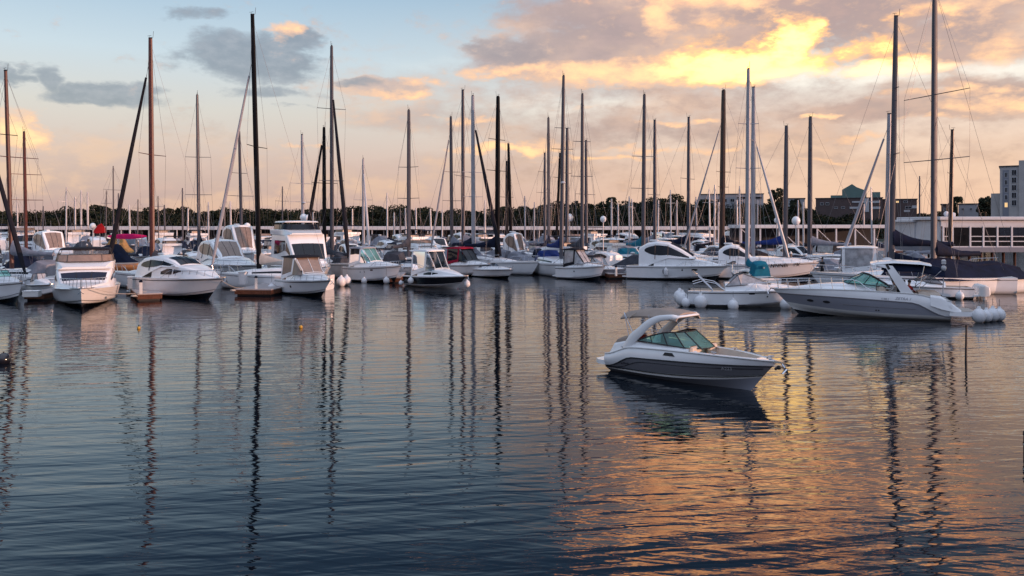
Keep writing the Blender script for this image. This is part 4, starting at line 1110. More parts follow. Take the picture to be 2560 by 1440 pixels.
# ---------------------------------------------------------------- express cruisers and cabin boats
def express(label, loc, th, L, B, fs, fb, top='hard', zt=3.0, x=( .12,.42,.56), topm='white', glassm='darkglass', winm=None, hullm='white', bottom='black', trunk=(.50,.93,.45), stripe='rubber',
            rail=(.5,.45,6), name='motorboat', cat='motorboat', group=None, lo=False, hull_kw=None, low_v=None, lowm=None, ports=(), wfrac=.42, side=True, cover=None, canvas_front=False, anchor_=True, roof_over=.3, roof_tilt=0.0, platform=True, screen_h=None):
    r_ = thing(name, label, cat, loc, th, group)
    kw = dict(over=.14*L, p=2.4, t0=.32, tw=.9, chs=.14, chb=.45, flare=.9); kw.update(hull_kw or {})
    h = Hull(L, B, fs, fb, **kw); n = 14 if lo else 28
    v1 = low_v if low_v is not None else -.20
    h.band('hull_bottom', M[bottom], r_, -1, -.20, nt_=n, nv=2)
    if low_v is not None: h.band('lower_band', M[lowm or 'white2'], r_, -.20, low_v, nt_=n, nv=2)
    h.band('hull_side', M[hullm], r_, v1, .86, nt_=n, nv=5); h.band('gunwale', M['white'], r_, .86, 1, nt_=n, nv=1)
    h.transom('transom', M[hullm], r_)
    h.line('rub_rail', M[stripe], r_, .86, .028, off=.012, n=n)
    if not lo: h.line('chine_stripe', M['grey'], r_, .03, .016, off=.01, n=n)
    h.deck('deck', M['white'], r_, .30, 1, .10, nt_=n)
    h.side_decks('side_deck', M['white'], r_, 0, .30, .25, nt_=8); h.well('cockpit_liner', M['cream'], r_, 0.02, .30, .25, fs*.45, nt_=6)
    if lo and top == 'hard': MB().ball((L*.25,0,zt+.16), (.30,.30,.17), 10, 6).build('radome', M['aluw'], r_); mast_antenna(r_, L*.2, B*.3, zt-.1, 2.0)
    if platform: MB().slab([(0,-B*.42),(0,B*.42),(-.45,B*.40),(-.60,B*.25),(-.60,-B*.25),(-.45,-B*.40)], .22, .34).build('swim_platform', M['white'], r_, ang=30)
    w = B*wfrac
    t0_, t1_, hh_ = trunk
    a_ = L*t0_; b_ = L*t1_
    tk = Loft([(a_-L*.22,w*1.02,w*.94,h.zs(t0_-.22)-.05,h.zs(t0_-.2)+hh_*.95),(a_,w,w*.88,h.zs(t0_)-.05,h.zs(t0_)+hh_),((a_*2+b_)/3,w*.86,w*.70,h.zs(t0_+.1)-.05,h.zs(t0_+.13)+hh_*.82),((a_+b_*2)/3,w*.62,w*.44,h.zs(t0_+.25)-.05,h.zs(t0_+.28)+hh_*.50),(b_,w*.2,w*.1,h.zs(t1_)-.04,h.zs(t1_)+.03)], corner=.18)
    tk.body('foredeck_cabin', M['white'], r_, sub=4)
    if winm:
        for k_, (ua, ub) in enumerate(((.13,.30),(.32,.46))):
            tk.patch('cabin_window', M[winm], r_, ua, ub, (lambda k: .70) if k_ else (lambda k: .78-.08*min(1,k*2)), (lambda k: .86-.12*k) if k_ else (lambda k: .87), .014, 8, 3, mirror=True)
    zb = h.zs(x[1])+hh_*.9-.05; za = h.zs(x[0])-.02
    W_ = w*1.0
    if cover:
        xs_ = [0.0, .10, .30, x[1], x[2], .72, .86]
        hs_ = [fs+.15, fs+.55, zt*.97, zt, zb+(zt-zb)*.35, h.zs(.72)+.28, h.zs(.86)+.10]
        ws_ = [.85, .95, 1.02, 1.0, .95, .74, .42]
        cv = Loft([(L*xx, B*.485*ww_, B*.485*ww_*(.55 if hz > fs+.6 else .8), h.zs(xx)-.10, hz) for xx, hz, ww_ in zip(xs_, hs_, ws_)], corner=.3, crown=.12)
        cv.body('canvas_cover', M[cover], r_, sub=5)
        return r_, h
    # windscreen and roof as one glazed house
    x0, x1, x2 = L*x[0], L*x[1], L*x[2]
    if top == 'yacht':
        hz = Loft([(x0-.25,W_*.96,W_*.80,za,zt-.62),(x0+(x1-x0)*.22,W_*1.0,W_*.84,za,zt-.16),(x0+(x1-x0)*.6,W_*1.0,W_*.84,(za+zb)/2,zt),(x1,W_*.97,W_*.80,zb,zt-.10),((x1+x2)/2,W_*.93,W_*.74,zb,(zt+zb)/2+.10),(x2,W_*.84,W_*.62,zb,zb+.06)], corner=.22, crown=.10)
        hz.body('cabin_top', M[topm], r_, sub=3)
        gm = M[glassm]
        hz.patch('windscreen', gm, r_, .63, .97, -.47, .47, .02, 8, 12)
        hz.patch('side_window', M[winm or glassm], r_, .14, .92, lambda k: .665+.03*abs(2*k-1)**3+.05*k*k, lambda k: .93-.20*(1-k)**3-.02*k, .018, 16, 4, mirror=True)
        mb = MB()
        for q_ in (-.16,.16): mb.sweep([hz.PN(.63+.34*i/5, q_, .035) for i in range(6)], .02, n=4)
        mb.build('windscreen_frame', M['rubber'], r_)
        for u_ in (.36, .60):
            for sg in (-1, 1): MB().sweep([hz.PN(u_, sg*(.66+.27*i/4), .03) for i in range(5)], .03, n=4).build('pillar', M['rubber'], r_)
        MB().box((x0+(x1-x0)*.4, 0, zt+.12), (.9, .5, .16), ch=.06).build('roof_hatch', M['white2'], r_); mast_antenna(r_, x0+.4, W_*.5, zt-.1, 1.6)
    elif top in ('hard', 'canvas', 'soft'):
        hz = Loft([(x0,W_*1.0,W_*.86,za,zt-.05),((x0+x1)/2,W_*1.0,W_*.88,(za+zb)/2,zt),(x1,W_*.98,W_*.84,zb,zt-.02),(x2,W_*.86,W_*.72,zb,zb+.10)], corner=.14)
        skin = M['white'] if top == 'hard' else M[topm]
        fr = hz
        # pillars, sill and brow as frame bands, panes between them
        def strip(u0, u1, q0, q1, nu=6, nq=4, nm='pillar', mm=None):
            return hz.patch(nm, mm or skin, r_, u0, u1, q0, q1, .004, nu, nq, mirror=True)
        if not lo:
            strip(0, .06, .5, 1.0, 2, 8); strip(.62, .69, .56, 1.0, 2, 8)
            strip(0.0, .66, .93, 1.0, 6, 1, 'sill')
            mb = MB()
            for q_ in ((-.5,.5)): mb.sweep([hz.PN(.66+.34*i/5, q_, .02) for i in range(6)], .03 if top == 'hard' else .022, n=5)
            mb.sweep([hz.PN(.66+.34*i/5, 0, .02) for i in range(6)], .02, n=5)
            mb.sweep([hz.PN(.99, -.6+1.2*i/6, .02) for i in range(7)], .025, n=5); mb.sweep([hz.PN(.67, -.6+1.2*i/6, .02) for i in range(7)], .03, n=5)
            mb.build('windscreen_frame', M['rubber'] if top != 'hard' else M['white'], r_)
        gm = M[glassm]
        hz.patch('windscreen', gm, r_, .67, .99, -.5, .5, .0, 6, 10)
        if side:
            hz.patch('side_window', gm, r_, .06, .62, .60, .93, 0, 6, 5, mirror=True)
            hz.patch('quarter_window', gm, r_, .69, .99, .60, 1.0, 0, 5, 5, mirror=True)
        rt = roof_tilt
        rf = Loft([(x0-roof_over-.1,W_*.80,W_*.80,zt-.10-rt,zt-.06-rt),(x0,W_*.93,W_*.90,zt-.12-rt*.7,zt-.02-rt*.7),((x0+x1)/2,W_*.96,W_*.92,zt-.10,zt+.07),(x1,W_*.93,W_*.88,zt-.10,zt+.05),(x1+.30,W_*.80,W_*.74,zt-.10,zt-.05)], corner=.07)
        rf.body('hardtop' if top == 'hard' else 'canvas_top', M[topm], r_, sub=3)
        if not lo:
            MB().box((x0+(x1-x0)*.5,0,za+.35), (.5,W_*1.2,.8), ch=.12).build('helm_seat', M['cream'], r_)
            MB().box((x1-.1,.0,zb-.1), (.5,W_*1.5,.5), ch=.1).build('dashboard', M['rubber'], r_)
    else:
        sh = screen_h or .55
        foot = [(x1-L*.14,-W_,zb-.12),(x1-.1,-W_*.95,zb-.02),(x2-.1,-W_*.6,zb+.06),(x2,0,zb+.08)]; head = [(x1-L*.13,-W_*.98,zb-.06),(x1-.30,-W_*.82,zb+sh*.9),(x1+.05,-W_*.5,zb+sh),(x1+.12,0,zb+sh)]
        foot += [(p_[0],-p_[1],p_[2]) for p_ in foot[-2::-1]]; head += [(p_[0],-p_[1],p_[2]) for p_ in head[-2::-1]]
        for i in range(len(foot)-1): MB().poly([foot[i], foot[i+1], head[i+1], head[i]]).build('windscreen_pane', M[glassm], r_, smooth=False)
        mb = MB(); mb.sweep(foot, .018, n=4); mb.sweep(head, .022, n=4)
        for i in range(1, len(foot)-1): mb.sweep([foot[i], head[i]], .018, n=4)
        mb.build('windscreen_frame', M['rubber'], r_)
    for (t, v, ww_, h2, m_) in ports:
        for sd_ in (-1, 1): h.port('porthole', M[m_], r_, t, v, sd_, ww_, h2, k=3.0)
    if rail: h.rail(r_, rail[0], 1.0, rail[1], n=3 if lo else rail[2], r=.018)
    if anchor_ and not lo: anchor(r_, h)
    return r_, h

# ---------------------------------------------------------------- sailing boats
def sailboat(label, px_top, py_top, d, px_base, wpx, sparm, spreaders=(), furl=None, furlm='canvasblack', cover='canvasnavy', boom_dir=None, hullm='white', bow='r', far=False, lean=True, covered=None, group=None, L=None, masthead='vane', radar=False, furl_top=None, hdg=None, hood=None, boomz=None):
    zb0 = 1.35
    base = PD(px_base, 0, d); X_, Y_ = base.x, d
    zt = CAM_H-(py_top-HOR)*d/FPX; xt = (px_top-1280)*d/FPX
    H = zt-zb0
    L = L or min(15.5, max(6.5, H/1.32)); B = .29*L
    J = .40*L
    if furl:
        dx = (furl[0]-px_base)*d/FPX
        best = None
        for a_ in range(8, 173, 2):
            aa = R(-a_ if bow == 'near' else a_)
            bx, by = X_+.42*L*math.cos(aa), Y_+.42*L*math.sin(aa)
            e_ = abs(1280+FPX*bx/by-furl[0])+abs(a_-90)*.05
            if best is None or e_ < best[0]: best = (e_, aa)
        th = best[1]
    else:
        th = {'r': R(-38), 'l': R(160), 'a': R(75), 'n': R(-75), 'ra': R(25), 'la': R(140)}.get(bow, 0)
    if hdg is not None: th = R(hdg)
    loc = Vector((X_-.58*L*math.cos(th), Y_-.58*L*math.sin(th), 0)); xm = .58*L
    r_ = thing('sailboat', label, 'sailboat', loc, th, group)
    h = Hull(L, B, 1.0+.02*L, 1.15+.03*L, over=.13*L, p=2.0, t0=.40, tw=.72, chs=.06, chb=.10, flare=.2, fine=1.0, sag=.06)
    nt_ = 10 if far else 18
    h.band('hull_side', M[hullm], r_, -.6, 1, nt_=nt_, nv=3 if far else 6); h.transom('transom', M[hullm], r_, -.6)
    h.deck('deck', M['white2'], r_, 0, 1, .08, nt_=nt_)
    if not far: h.line('cove_stripe', M['canvasnavy'], r_, .86, .022, off=.008, n=nt_)
    zd = h.zs(.5); tip = h.S(1, 1, 1)
    if covered:
        Loft([(L*.05,B*.42,B*.2,zd-.2,zd+.7),(L*.18,B*.47,B*.12,zd-.2,zd+1.15),(L*.30,B*.50,B*.10,zd-.2,zd+1.05),(L*.44,B*.50,B*.08,zd-.2,zd+1.3),(xm,B*.5,B*.05,zd-.2,zd+1.55),(L*.72,B*.42,B*.08,zd-.1,zd+.6),(L*.9,B*.2,B*.05,zd,zd+.4)], corner=.2, crown=.1).body('canvas_cover', M[covered], r_, sub=3)
    else:
        lf = Loft([(L*.28,B*.34,B*.30,zd-.05,zd+.55),(L*.40,B*.35,B*.30,zd-.05,zd+.58),(L*.62,B*.30,B*.24,zd-.05,zd+.42),(L*.76,B*.18,B*.12,zd,zd+.20),(L*.80,B*.12,B*.06,zd,zd+.08)], corner=.1)
        lf.body('coachroof', M['white'], r_, sub=2)
        if not far: lf.patch('cabin_window', M['darkglass'], r_, .08, .55, .74, .86, .01, 6, 2, mirror=True)
        Loft([(L*.20,B*.30,B*.22,zd,zd+.95),(L*.28,B*.33,B*.26,zd+.2,zd+1.25),(L*.37,B*.30,B*.20,zd+.4,zd+.75)], corner=.15).body('sprayhood', M[cover if cover else 'canvasgrey'], r_, sub=2)
    # mast, in boat coordinates; leans by its own small amount
    ca, sa = math.cos(-th), math.sin(-th)
    ox = (xt-X_) if lean else 0.0
    topv = Vector((xm+ox*ca, ox*sa, zt)); basev = Vector((xm, 0, zd+.35))
    rr = wpx*d/FPX/2
    at = lambda f_: basev+(topv-basev)*f_
    MB().sweep([at(0), at(.5), at(.85), at(1)], [rr, rr, rr*.9, rr*.72], [rr*1.25, rr*1.25, rr*1.1, rr*.9], up=(1,0,0), n=8).build('mast', M[sparm], r_)
    fz = lambda py: (CAM_H-(py-HOR)*d/FPX-basev.z)/(topv.z-basev.z)
    # spreaders lie across the boat
    ends = []; wire = MB()
    for py, half in spreaders:
        f_ = fz(py); w = half*d/FPX; u = Vector((0,1,0))
        # seen width depends on the heading: keep the real spreader length plausible
        vis = max(.45, abs(math.cos(th))); 
        wl = min(w/max(.3, abs(math.sin(th))), B*.72) if abs(math.sin(th)) > .3 else min(w*1.2, B*.6)
        p_ = at(f_); e1, e2 = p_+u*wl+Vector((-.12,0,.03)), p_-u*wl+Vector((-.12,0,.03)); ends.append((e1, e2))
        for e_ in (e1, e2): MB().sweep([p_, e_], [.06,.045], [.04,.03], n=5).build('spreader', M[sparm], r_)
    r1 = .0065+.00007*d
    for sg in (0, 1):
        pts = [at(.985)]+[e_[sg] for e_ in ends]+[Vector((xm-.1, (B*.46 if sg == 0 else -B*.46), zd+.1))]
        wire.sweep(pts, r1, n=3)
        if not far:
            for k, e_ in enumerate(ends): wire.sweep([at(max(.1, fz(spreaders[k][0])-.02)), Vector((xm-.35, (B*.44 if sg == 0 else -B*.44), zd+.1))], r1*.8, n=3)
    wire.sweep([at(.985), Vector((.15, 0, h.zs(0)+.1))], r1, n=3)
    if not furl: wire.sweep([at(.97), tip+Vector((-.1,0,.05))], r1, n=3)
    wire.build('rigging', M['wire'], r_)
    if furl:
        ft = at(fz(furl_top[1])) if furl_top else at(.93)
        tp_ = tip+Vector((-.2, 0, .15)); a_ = tp_+(ft-tp_)*.02; rf = furl[1]*d/FPX/2
        MB().sweep([a_, tp_+(ft-tp_)*.12, tp_+(ft-tp_)*.5, tp_+(ft-tp_)*.9], [rf*.6, rf*1.15, rf, rf*.55], n=7).build('furled_sail', M[furlm], r_)
        MB().sweep([tp_+(ft-tp_)*.9, ft], r1*1.6, n=4).build('forestay', M['wire'], r_)
    # boom with its stacked sail under a cover
    bl = min(L*.40, 4.8); zbm = zd+(boomz or (1.7 if L > 12 else 1.15))
    if cover:
        b0 = Vector((xm-.1, 0, zbm+.25)); b1 = Vector((xm-bl, 0, zbm+.18))
        MB().sweep([(xm-.05,0,zbm), (xm-bl-.15,0,zbm)], .07, n=6).build('boom', M[sparm if sparm.startswith('alu') else 'alu'], r_)
        mb = MB(); q = random.Random(int(px_top)); rows = []
        for i in range(11):
            f_ = i/10; c0 = b0.lerp(b1, f_); hh_ = (.62*(1-f_)**3*1.3+.30)*(L/11)+q.uniform(-.03,.03); ww_ = .24*(L/11)*(1-.45*f_)
            z0 = zbm-.10+q.uniform(-.02,.02)
            rows.append([(c0.x, ww_*a, z0+hh_*b) for a, b in ((0,0),(.8,.12),(1,.4),(.62,.72),(.12,1.0),(-.12,1.0),(-.62,.72),(-1,.4),(-.8,.12))])
        mb.grid(rows, cv=True); mb.poly(rows[0]); mb.poly(rows[-1]); mb.build('sail_cover', M[cover], r_, ang=70)
    tt = at(1)
    if not far:
        mb = MB(); mb.box((tt.x, tt.y, tt.z+.06), (.30,.12,.12)); mb.sweep([tt, tt+Vector((-.25,0,.10)), tt+Vector((-.30,0,.65))], .018, n=4); mb.sweep([tt+Vector((.1,0,.1)), tt+Vector((.12,0,.28))], .015, n=4); mb.sweep([tt+Vector((-.1,.0,.30)), tt+Vector((.28,0,.26))], .015, n=4)
        mb.build('masthead_vane', M['rubber'], r_)
    if radar:
        p_ = at(.42); MB().ball((p_.x+.3, p_.y, p_.z), (.28,.28,.16), 10, 6).build('radome', M['aluw'], r_)
    if not far: h.rail(r_, .70, 1.0, .6, n=4, r=.018)
    return r_
# ================================================================ placing everything
OCC = []        # (x px, photo d, half width px) of what already stands, to keep the fleet rows from overlapping it
def occ(loc, th, L):
    c_ = local(loc, th, (L/2, 0, 0)); OCC.append((c_.x, c_.y, L, th))

bowrider()
SPC = sport_cruiser()

# ---- front row, left to right
def ex(label, foot, th, stern, br, tip_y, top_y, roof_at=.3, fsr=.80, **k):
    over = k.pop('over', .14); near = k.pop('near', -1)
    loc, L, B, t_ = fit(foot, th, stern, br, over, near)
    fb = max(.8, z_at(loc, t_, L, 0, tip_y)); zt = z_at(loc, t_, L*roof_at, 0, top_y)
    hk = k.pop('hull_kw', {}); hk['over'] = over*L
    print('BOAT', label[:30], 'L %.1f B %.1f fb %.2f zt %.2f loc %.1f %.1f' % (L, B, fb, zt, loc.x, loc.y))
    r_, h = express(label, loc, t_, L, B, fb*fsr, fb, zt=zt, hull_kw=hk, **k)
    occ(loc, t_, L)
    return r_, h, loc, t_
def fl(label, foot, th, L, br, tip_y, fly_y, top_y, **k):
    t_ = R(th); P0 = G(*foot); over = .14
    loc = Vector((P0.x-L*(1-over)*math.cos(t_), P0.y-L*(1-over)*math.sin(t_), 0)); B = br*L
    zd = z_at(loc, t_, L, 0, tip_y); zf = z_at(loc, t_, L*.45, 0, fly_y); zt = z_at(loc, t_, L*.3, 0, top_y)
    print('FLY', label[:30], 'zd %.2f zf %.2f zt %.2f' % (zd, zf, zt))
    r_, h = flybridge(label, loc, t_, L, B, zd, zf, zt, **k); occ(loc, t_, L)
    return r_, h, loc, t_

A = ex('low white speedboat cut off by the left edge of the photo', (42,757), -35, -70, .33, 704, 655, top='open', glassm='teal', x=(.12,.42,.56), name='speedboat', cat='motorboat')
Bf = fl('white flybridge cruiser seen bow on with black framed bimini and dark windscreen band', (205,772), -64, 10.5, .43, 722, 668, 620, hull_kw=dict(p=1.5, t0=.25, flare=.8, fine=1.0))
Cx = ex('white hardtop cruiser with almond shaped side windows at the second finger dock', (521,748), -36, 318, .34, 694, 639, top='yacht', glassm='darkglass', winm='darkglass', over=.18, hull_kw=dict(p=1.9), trunk=(.54,.95,1.0), x=(.10,.44,.62), rail=(.45,.55,8), roof_over=.2, fsr=.86)
Dx = ex('white cabin boat with a black hard canopy and tinted screens beside two ball fenders', (803,742), -52, 686, .40, 700, 640, top='hard', topm='canvasblack', glassm='tanglass', trunk=(.50,.93,.55), x=(.14,.42,.60), over=.22, hull_kw=dict(p=1.9), stripe='black', rail=(.42,.40,6), roof_over=.5, ports=((.45,.5,.2,.2,'rubber'),), name='cabin_boat')
Ex = ex('white express cruiser with teal windscreen left of the black hulled boat', (985,708), -40, 855, .36, 663, 618, top='hard', topm='greyl', glassm='teal', trunk=(.46,.95,.50), x=(.12,.34,.52), roof_over=.1, ports=((.60,.74,.34,.14,'rubber'),(.48,.62,.10,.12,'rubber'),(.40,.62,.08,.12,'rubber')), rail=(.55,.4,5))
Fx = ex('black hulled cabin boat with tall white hardtop in the middle of the front row', (1141,722), -46, 1006, .38, 690, 625, roof_at=.32, top='hard', glassm='smoke', winm='darkglass', hullm='black', bottom='white2', over=.18, low_v=.12, lowm='white2', trunk=(.50,.95,.62), x=(.15,.42,.56), roof_over=.45, rail=None, name='cabin_boat')
Gx = ex('white boat with a maroon canvas top behind the black hulled boat', (1209,692), -50, 1098, .36, 660, 619, top='canvas', topm='canvasred', glassm='darkglass', trunk=(.50,.94,.42), x=(.16,.44,.62), rail=(.5,.45,5))
Ix = ex('white bow cuddy with a black folding canvas enclosure in the middle of the photo', (1497,701), -44, 1388, .38, 664, 622, top='canvas', topm='canvasblack', glassm='vinyl', trunk=(.46,.92,.36), x=(.18,.42,.62), rail=(.42,.38,6), stripe='black', ports=((.46,.6,.14,.14,'rubber'),))
Jx = ex('large white hardtop yacht with curved side glass right of centre', (1786,701), -22, 1566, .30, 664, 604, top='yacht', glassm='darkglass', winm=None, trunk=(.50,.93,.90), x=(.15,.42,.68), rail=(.5,.5,7), ports=((.70,.66,.60,.20,'rubber'),(.58,.66,.16,.16,'rubber'),(.40,.55,.30,.50,'grey')), roof_over=.1, fsr=.92, name='motor_yacht', cat='yacht')
Kx = ex('small white cuddy cruiser hung with ball fenders left of the long sport cruiser', (1985,768), -12, 1722, .32, 722, 700, top='open', glassm='vinyl', trunk=(.52,.93,.50), x=(.22,.44,.68), rail=(.45,.55,6), bottom='white2', ports=((.52,.8,.40,.10,'rubber'),(.66,.55,.10,.10,'rubber')), fsr=.85, screen_h=.72)
for sg in (-1, 1):
    hk_ = Kx[1]; MB().sweep([(hk_.L*.05, sg*hk_.B*.42, 1.0), (hk_.L*.04, sg*hk_.B*.42, 1.55), (hk_.L*.12, sg*hk_.B*.41, 1.75), (hk_.L*.22, sg*hk_.B*.40, 1.6), (hk_.L*.30, sg*hk_.B*.41, 1.15)], .03, n=6).build('stern_rail', M['steel'], Kx[0])
MB().sweep([(Kx[1].L*.20, -Kx[1].B*.42, 1.1), (Kx[1].L*.08, -Kx[1].B*.40, 2.1), (Kx[1].L*.04, 0, 2.35), (Kx[1].L*.08, Kx[1].B*.40, 2.1), (Kx[1].L*.20, Kx[1].B*.42, 1.1)], .05, n=7).build('tow_arch', M['steel'], Kx[0])
# second line of recognisable boats
Q1 = ex('long white express yacht with black lettering on its side behind the teal sail cover', (2010,700), -18, 1775, .28, 654, 612, top='yacht', glassm='darkglass', trunk=(.46,.94,.7), x=(.10,.26,.40), rail=(.35,.5,8), name='motor_yacht', cat='yacht', roof_over=.05)
p_, ax, up, n = Q1[1].spot(.64, .84, -1, 1, 1); text_on(Q1[0], 'hull_name', 'NNNBI', .55, p_, ax, up, n, M['black'], .02, .2)
p_, ax, up, n = Q1[1].spot(.80, .84, -1, 1, 1); text_on(Q1[0], 'hull_mark', 'FX', .50, p_, ax, up, n, M['black'], .02, .3)
Q2 = fl('tall white flybridge yacht with broad dark windscreen behind the black canopied boat', (800,718), -62, 15.0, .31, 668, 584, 553, bim='white', screen='darkglass', glassm='darkglass', enclosed=False)
Q3 = ex('white sport yacht with bronze tinted windscreen left of the tallest black mast', (625,705), -50, 470, .31, 662, 600, top='yacht', glassm='tanglass', trunk=(.48,.94,.75), x=(.14,.38,.55), name='motor_yacht', cat='yacht')
Q4 = ex('white cruiser with pale hardtop and grey curtains behind the long sport cruiser', (2330,716), -20, 2075, .30, 680, 617, top='hard', glassm='vinyl', trunk=(.48,.94,.5), x=(.10,.38,.52))
Q5 = ex('white cuddy with cream folded canopy behind the bow rail of the long sport cruiser', (2130,728), 200, 2235, .34, 712, 665, top='open', glassm='smoke', near=1, trunk=(.50,.93,.4))
Q6 = ex('grey hulled cruiser with dark tinted screen behind the flybridge boat at the left', (165,668), -42, 66, .34, 632, 578, top='yacht', glassm='tanglass', hullm='greyl', trunk=(.5,.94,.6))
Q7 = ex('white cabin cruiser with brown tinted roof glass behind the second boat from left', (640,672), -52, 540, .36, 630, 563, top='yacht', glassm='tanglass', topm='white')
Q8 = ex('white express cruiser with tan curtain right of the leaning black sail', (1330,672), -50, 1248, .36, 635, 582, top='yacht', glassm='tanglass')
Q9 = ex('low open tender with folded grey hood just left of the bow on flybridge boat', (122,735), -40, 62, .40, 716, 690, top='open', glassm='vinyl', rail=None)
# right hand moored boats, sterns to the right
N1 = ex('white sailing dinghy tender with three outboards behind the sport cruiser stern', (2200,741), 165, 2436, .30, 706, 690, top='open', glassm='smoke', near=1, trunk=(.48,.93,.35))
for k in range(3):
    outboard(N1[0], -.45, -.75+.75*k, .22, 1.05, M['white2'])
N2 = ex('grey covered powerboat with two big outboards near the right edge', (2250,726), 166, 2492, .30, 700, 680, top='open', near=1, cover='canvasdgrey')
for k in range(2): outboard(N2[0], -.5, -.5+1.0*k, .25, 1.6, M['greyl'])

shade_yacht = flybridge('added unseen white motor yacht past the right edge that shades the right hand boats', Vector((45, 34, 0)), R(118), 17, 5.0, 2.3, 4.9, 7.2, lo=True, cat='yacht')  # unseen yacht added to keep the low sun off the right hand boats
# ---- people
def on(bt, x, y, z): return local(bt[2], bt[3], (x, y, z))
c_loc, c_th = SPC[2], SPC[3]
sx = SPC[1].L
for i, (x, y, tp, rz) in enumerate(((.30,.55,'clothwhite',0),(.27,-.25,'clothdark',1.2),(.22,.75,'clothred',2.6),(.25,1.05,'clothdark',-1.8))):
    person(['person in a white shirt seated under the navy bimini of the sport cruiser', 'person in dark clothes seated in the cockpit of the sport cruiser facing across', 'person in a red top seated at the aft end of the sport cruiser cockpit', 'person in dark clothes seated at the near side of the sport cruiser cockpit'][i],
           local(c_loc, c_th, (sx*x, y, .95)), c_th+rz, 'sit', M[tp])
_p = G(2056, 716); person('person in black standing on the dock behind the long sport cruiser', (PD(2056,716,74).x, 74, .55), R(200), 'stand', s=1.08)
_q = PD(2400, 618, 99.5); person('person in red seen through the open bay of the restaurant', (_q.x, 99.8, _q.z), R(-60), 'walk', M['clothred'])
person('person in dark clothes further inside the open bay of the restaurant', (PD(2416,618,101).x, 101.5, PD(0,618,98).z), R(200), 'stand', M['clothdark'], s=1.0)
person('person in pale shirt standing under the hardtop of the black hulled boat', on(Fx, Fx[1].L*.33, .3, .75), Fx[3]+R(200), 'stand', M['clothwhite'])

# ---- fenders
def fpx(label, px, py, z, r, kind='ball', group=None, d=None):
    p_ = G(px, py, z); fender(label, (p_.x, p_.y, z), r, kind, group)
S_ = SPC
for k, (x, y) in enumerate(((-1.40, .95), (-1.85, .45), (-2.25, -.1), (-2.65, -.5))):
    q_ = local(c_loc, c_th, (x, y, .10)); fender(['large white ball fender nearest the viewer at the swim platform of the sport cruiser','second large ball fender at the swim platform of the sport cruiser','third large ball fender at the swim platform of the sport cruiser','far large ball fender at the swim platform of the sport cruiser'][k], q_, (.38,.33,.36,.33)[k], 'ball', 'ball fenders behind the sport cruiser', .5)
L_ = Kx[1]
for k, (t, off, r, z, kd, lab) in enumerate(((-.07,-.75,.42,.28,'ball','round fender at the far stern corner of the small cuddy cruiser'),(-.05,-.30,.44,.15,'ball','tilted oval fender at the stern of the small cuddy cruiser'),(-.02,.06,.30,.04,'ball','smallest ball fender at the stern corner of the small cuddy cruiser'),
        (.10,.20,.44,.02,'ball','big ball fender near the stern on the side of the small cuddy cruiser'),(.36,.24,.36,-.10,'ball','low wide fender amidships at the waterline of the small cuddy cruiser'),(.78,.22,.38,-.02,'ball','ball fender by the bow of the small cuddy cruiser touching the long cruiser'))):
    y = -L_.B/2*(1 if t > 0 else .95)*(L_._tap(max(0,t), 2.4))-off
    q_ = on(Kx, t*L_.L, y, z); fender(lab, q_, r, kd, 'fenders around the small cuddy cruiser', .5)
def side_f(bt, t, label, r=.26, z=.15, kind='ball', side=-1, grp='fenders of the front row'):
    h = bt[1]; q_ = h.S(t, .7, side); fender(label, on(bt, q_.x, q_.y+side*(r+.03), z), r, kind, grp, .8)
side_f(Dx, .03, 'ball fender at the stern corner of the black canopied boat', .34, .1)
q_ = G(853,716); fender('left one of two big ball fenders right of the black canopied boat', (q_.x,q_.y,.10), .42, 'ball', 'pair of ball fenders'); q_ = G(867,714); fender('right one of two big ball fenders right of the black canopied boat', (q_.x,q_.y,.14), .40, 'ball', 'pair of ball fenders')
side_f(Ex, .52, 'low ball fender on the side of the teal windscreen cruiser', .28, -.05); side_f(Ex, .86, 'oval fender below the bow of the teal windscreen cruiser', .30, .05)
side_f(Fx, .24, 'oval white fender against the black hull', .27, .35); side_f(Fx, -.0, 'small ball fender at the stern of the black hulled boat', .20, .1)
side_f(Fx, .97, 'ball fender hanging from the bow of the black hulled boat', .28, .25, side=1)
q_ = G(1302,668); fender('upright tall fender left of the dock behind the sailboat bow', (q_.x,q_.y,.5), .34, 'cyl', 'upright fenders'); q_ = G(1322,668); fender('upright tall fender right of its twin behind the sailboat bow', (q_.x,q_.y,.45), .32, 'cyl', 'upright fenders')
q_ = G(1357,676); fender('ball fender between the covered sailboats and the black canvas cuddy', (q_.x,q_.y,.1), .36)
side_f(Jx, .42, 'long dark grey fender on the side of the large hardtop yacht', .22, .45, 'cyl')
side_f(N1, .15, 'pale fender under the stern quarter of the boat with three outboards', .30, .05, side=1)

# ---- docks
def dock(label, a, b, w, z=.55, m='concrete', skirt='woodred', piles=0, name='floating_dock', group=None, box_=None):
    a, b = Vector(a[:2]).to_3d(), Vector(b[:2]).to_3d(); v_ = b-a; L = v_.length; th = math.atan2(v_.y, v_.x)
    t_ = thing(name, label, 'dock', a, th, group)
    MB().box((L/2,0,z-.05), (L, w, .10), ch=.02).build('deck', M[m], t_, smooth=False)
    MB().box((L/2,0,z-.26), (L-.06, w-.06, .32)).build('side_beam', M[skirt], t_, smooth=False)
    for i in range(max(1, int(L/3))):
        if i < 20: MB().box((1.2+i*3,0,.02), (1.9, w-.3, .26)).build('float', M['rubber'], t_, smooth=False)
    for i in range(piles):
        x = L*(i+.5)/piles
        MB().lathe((x, w/2+.16, -1.0), [(.13,0),(.13,3.0),(.15,3.0),(.02,3.3),(.001,3.3)], 9).build('pile', M['wood'], t_)
    return t_
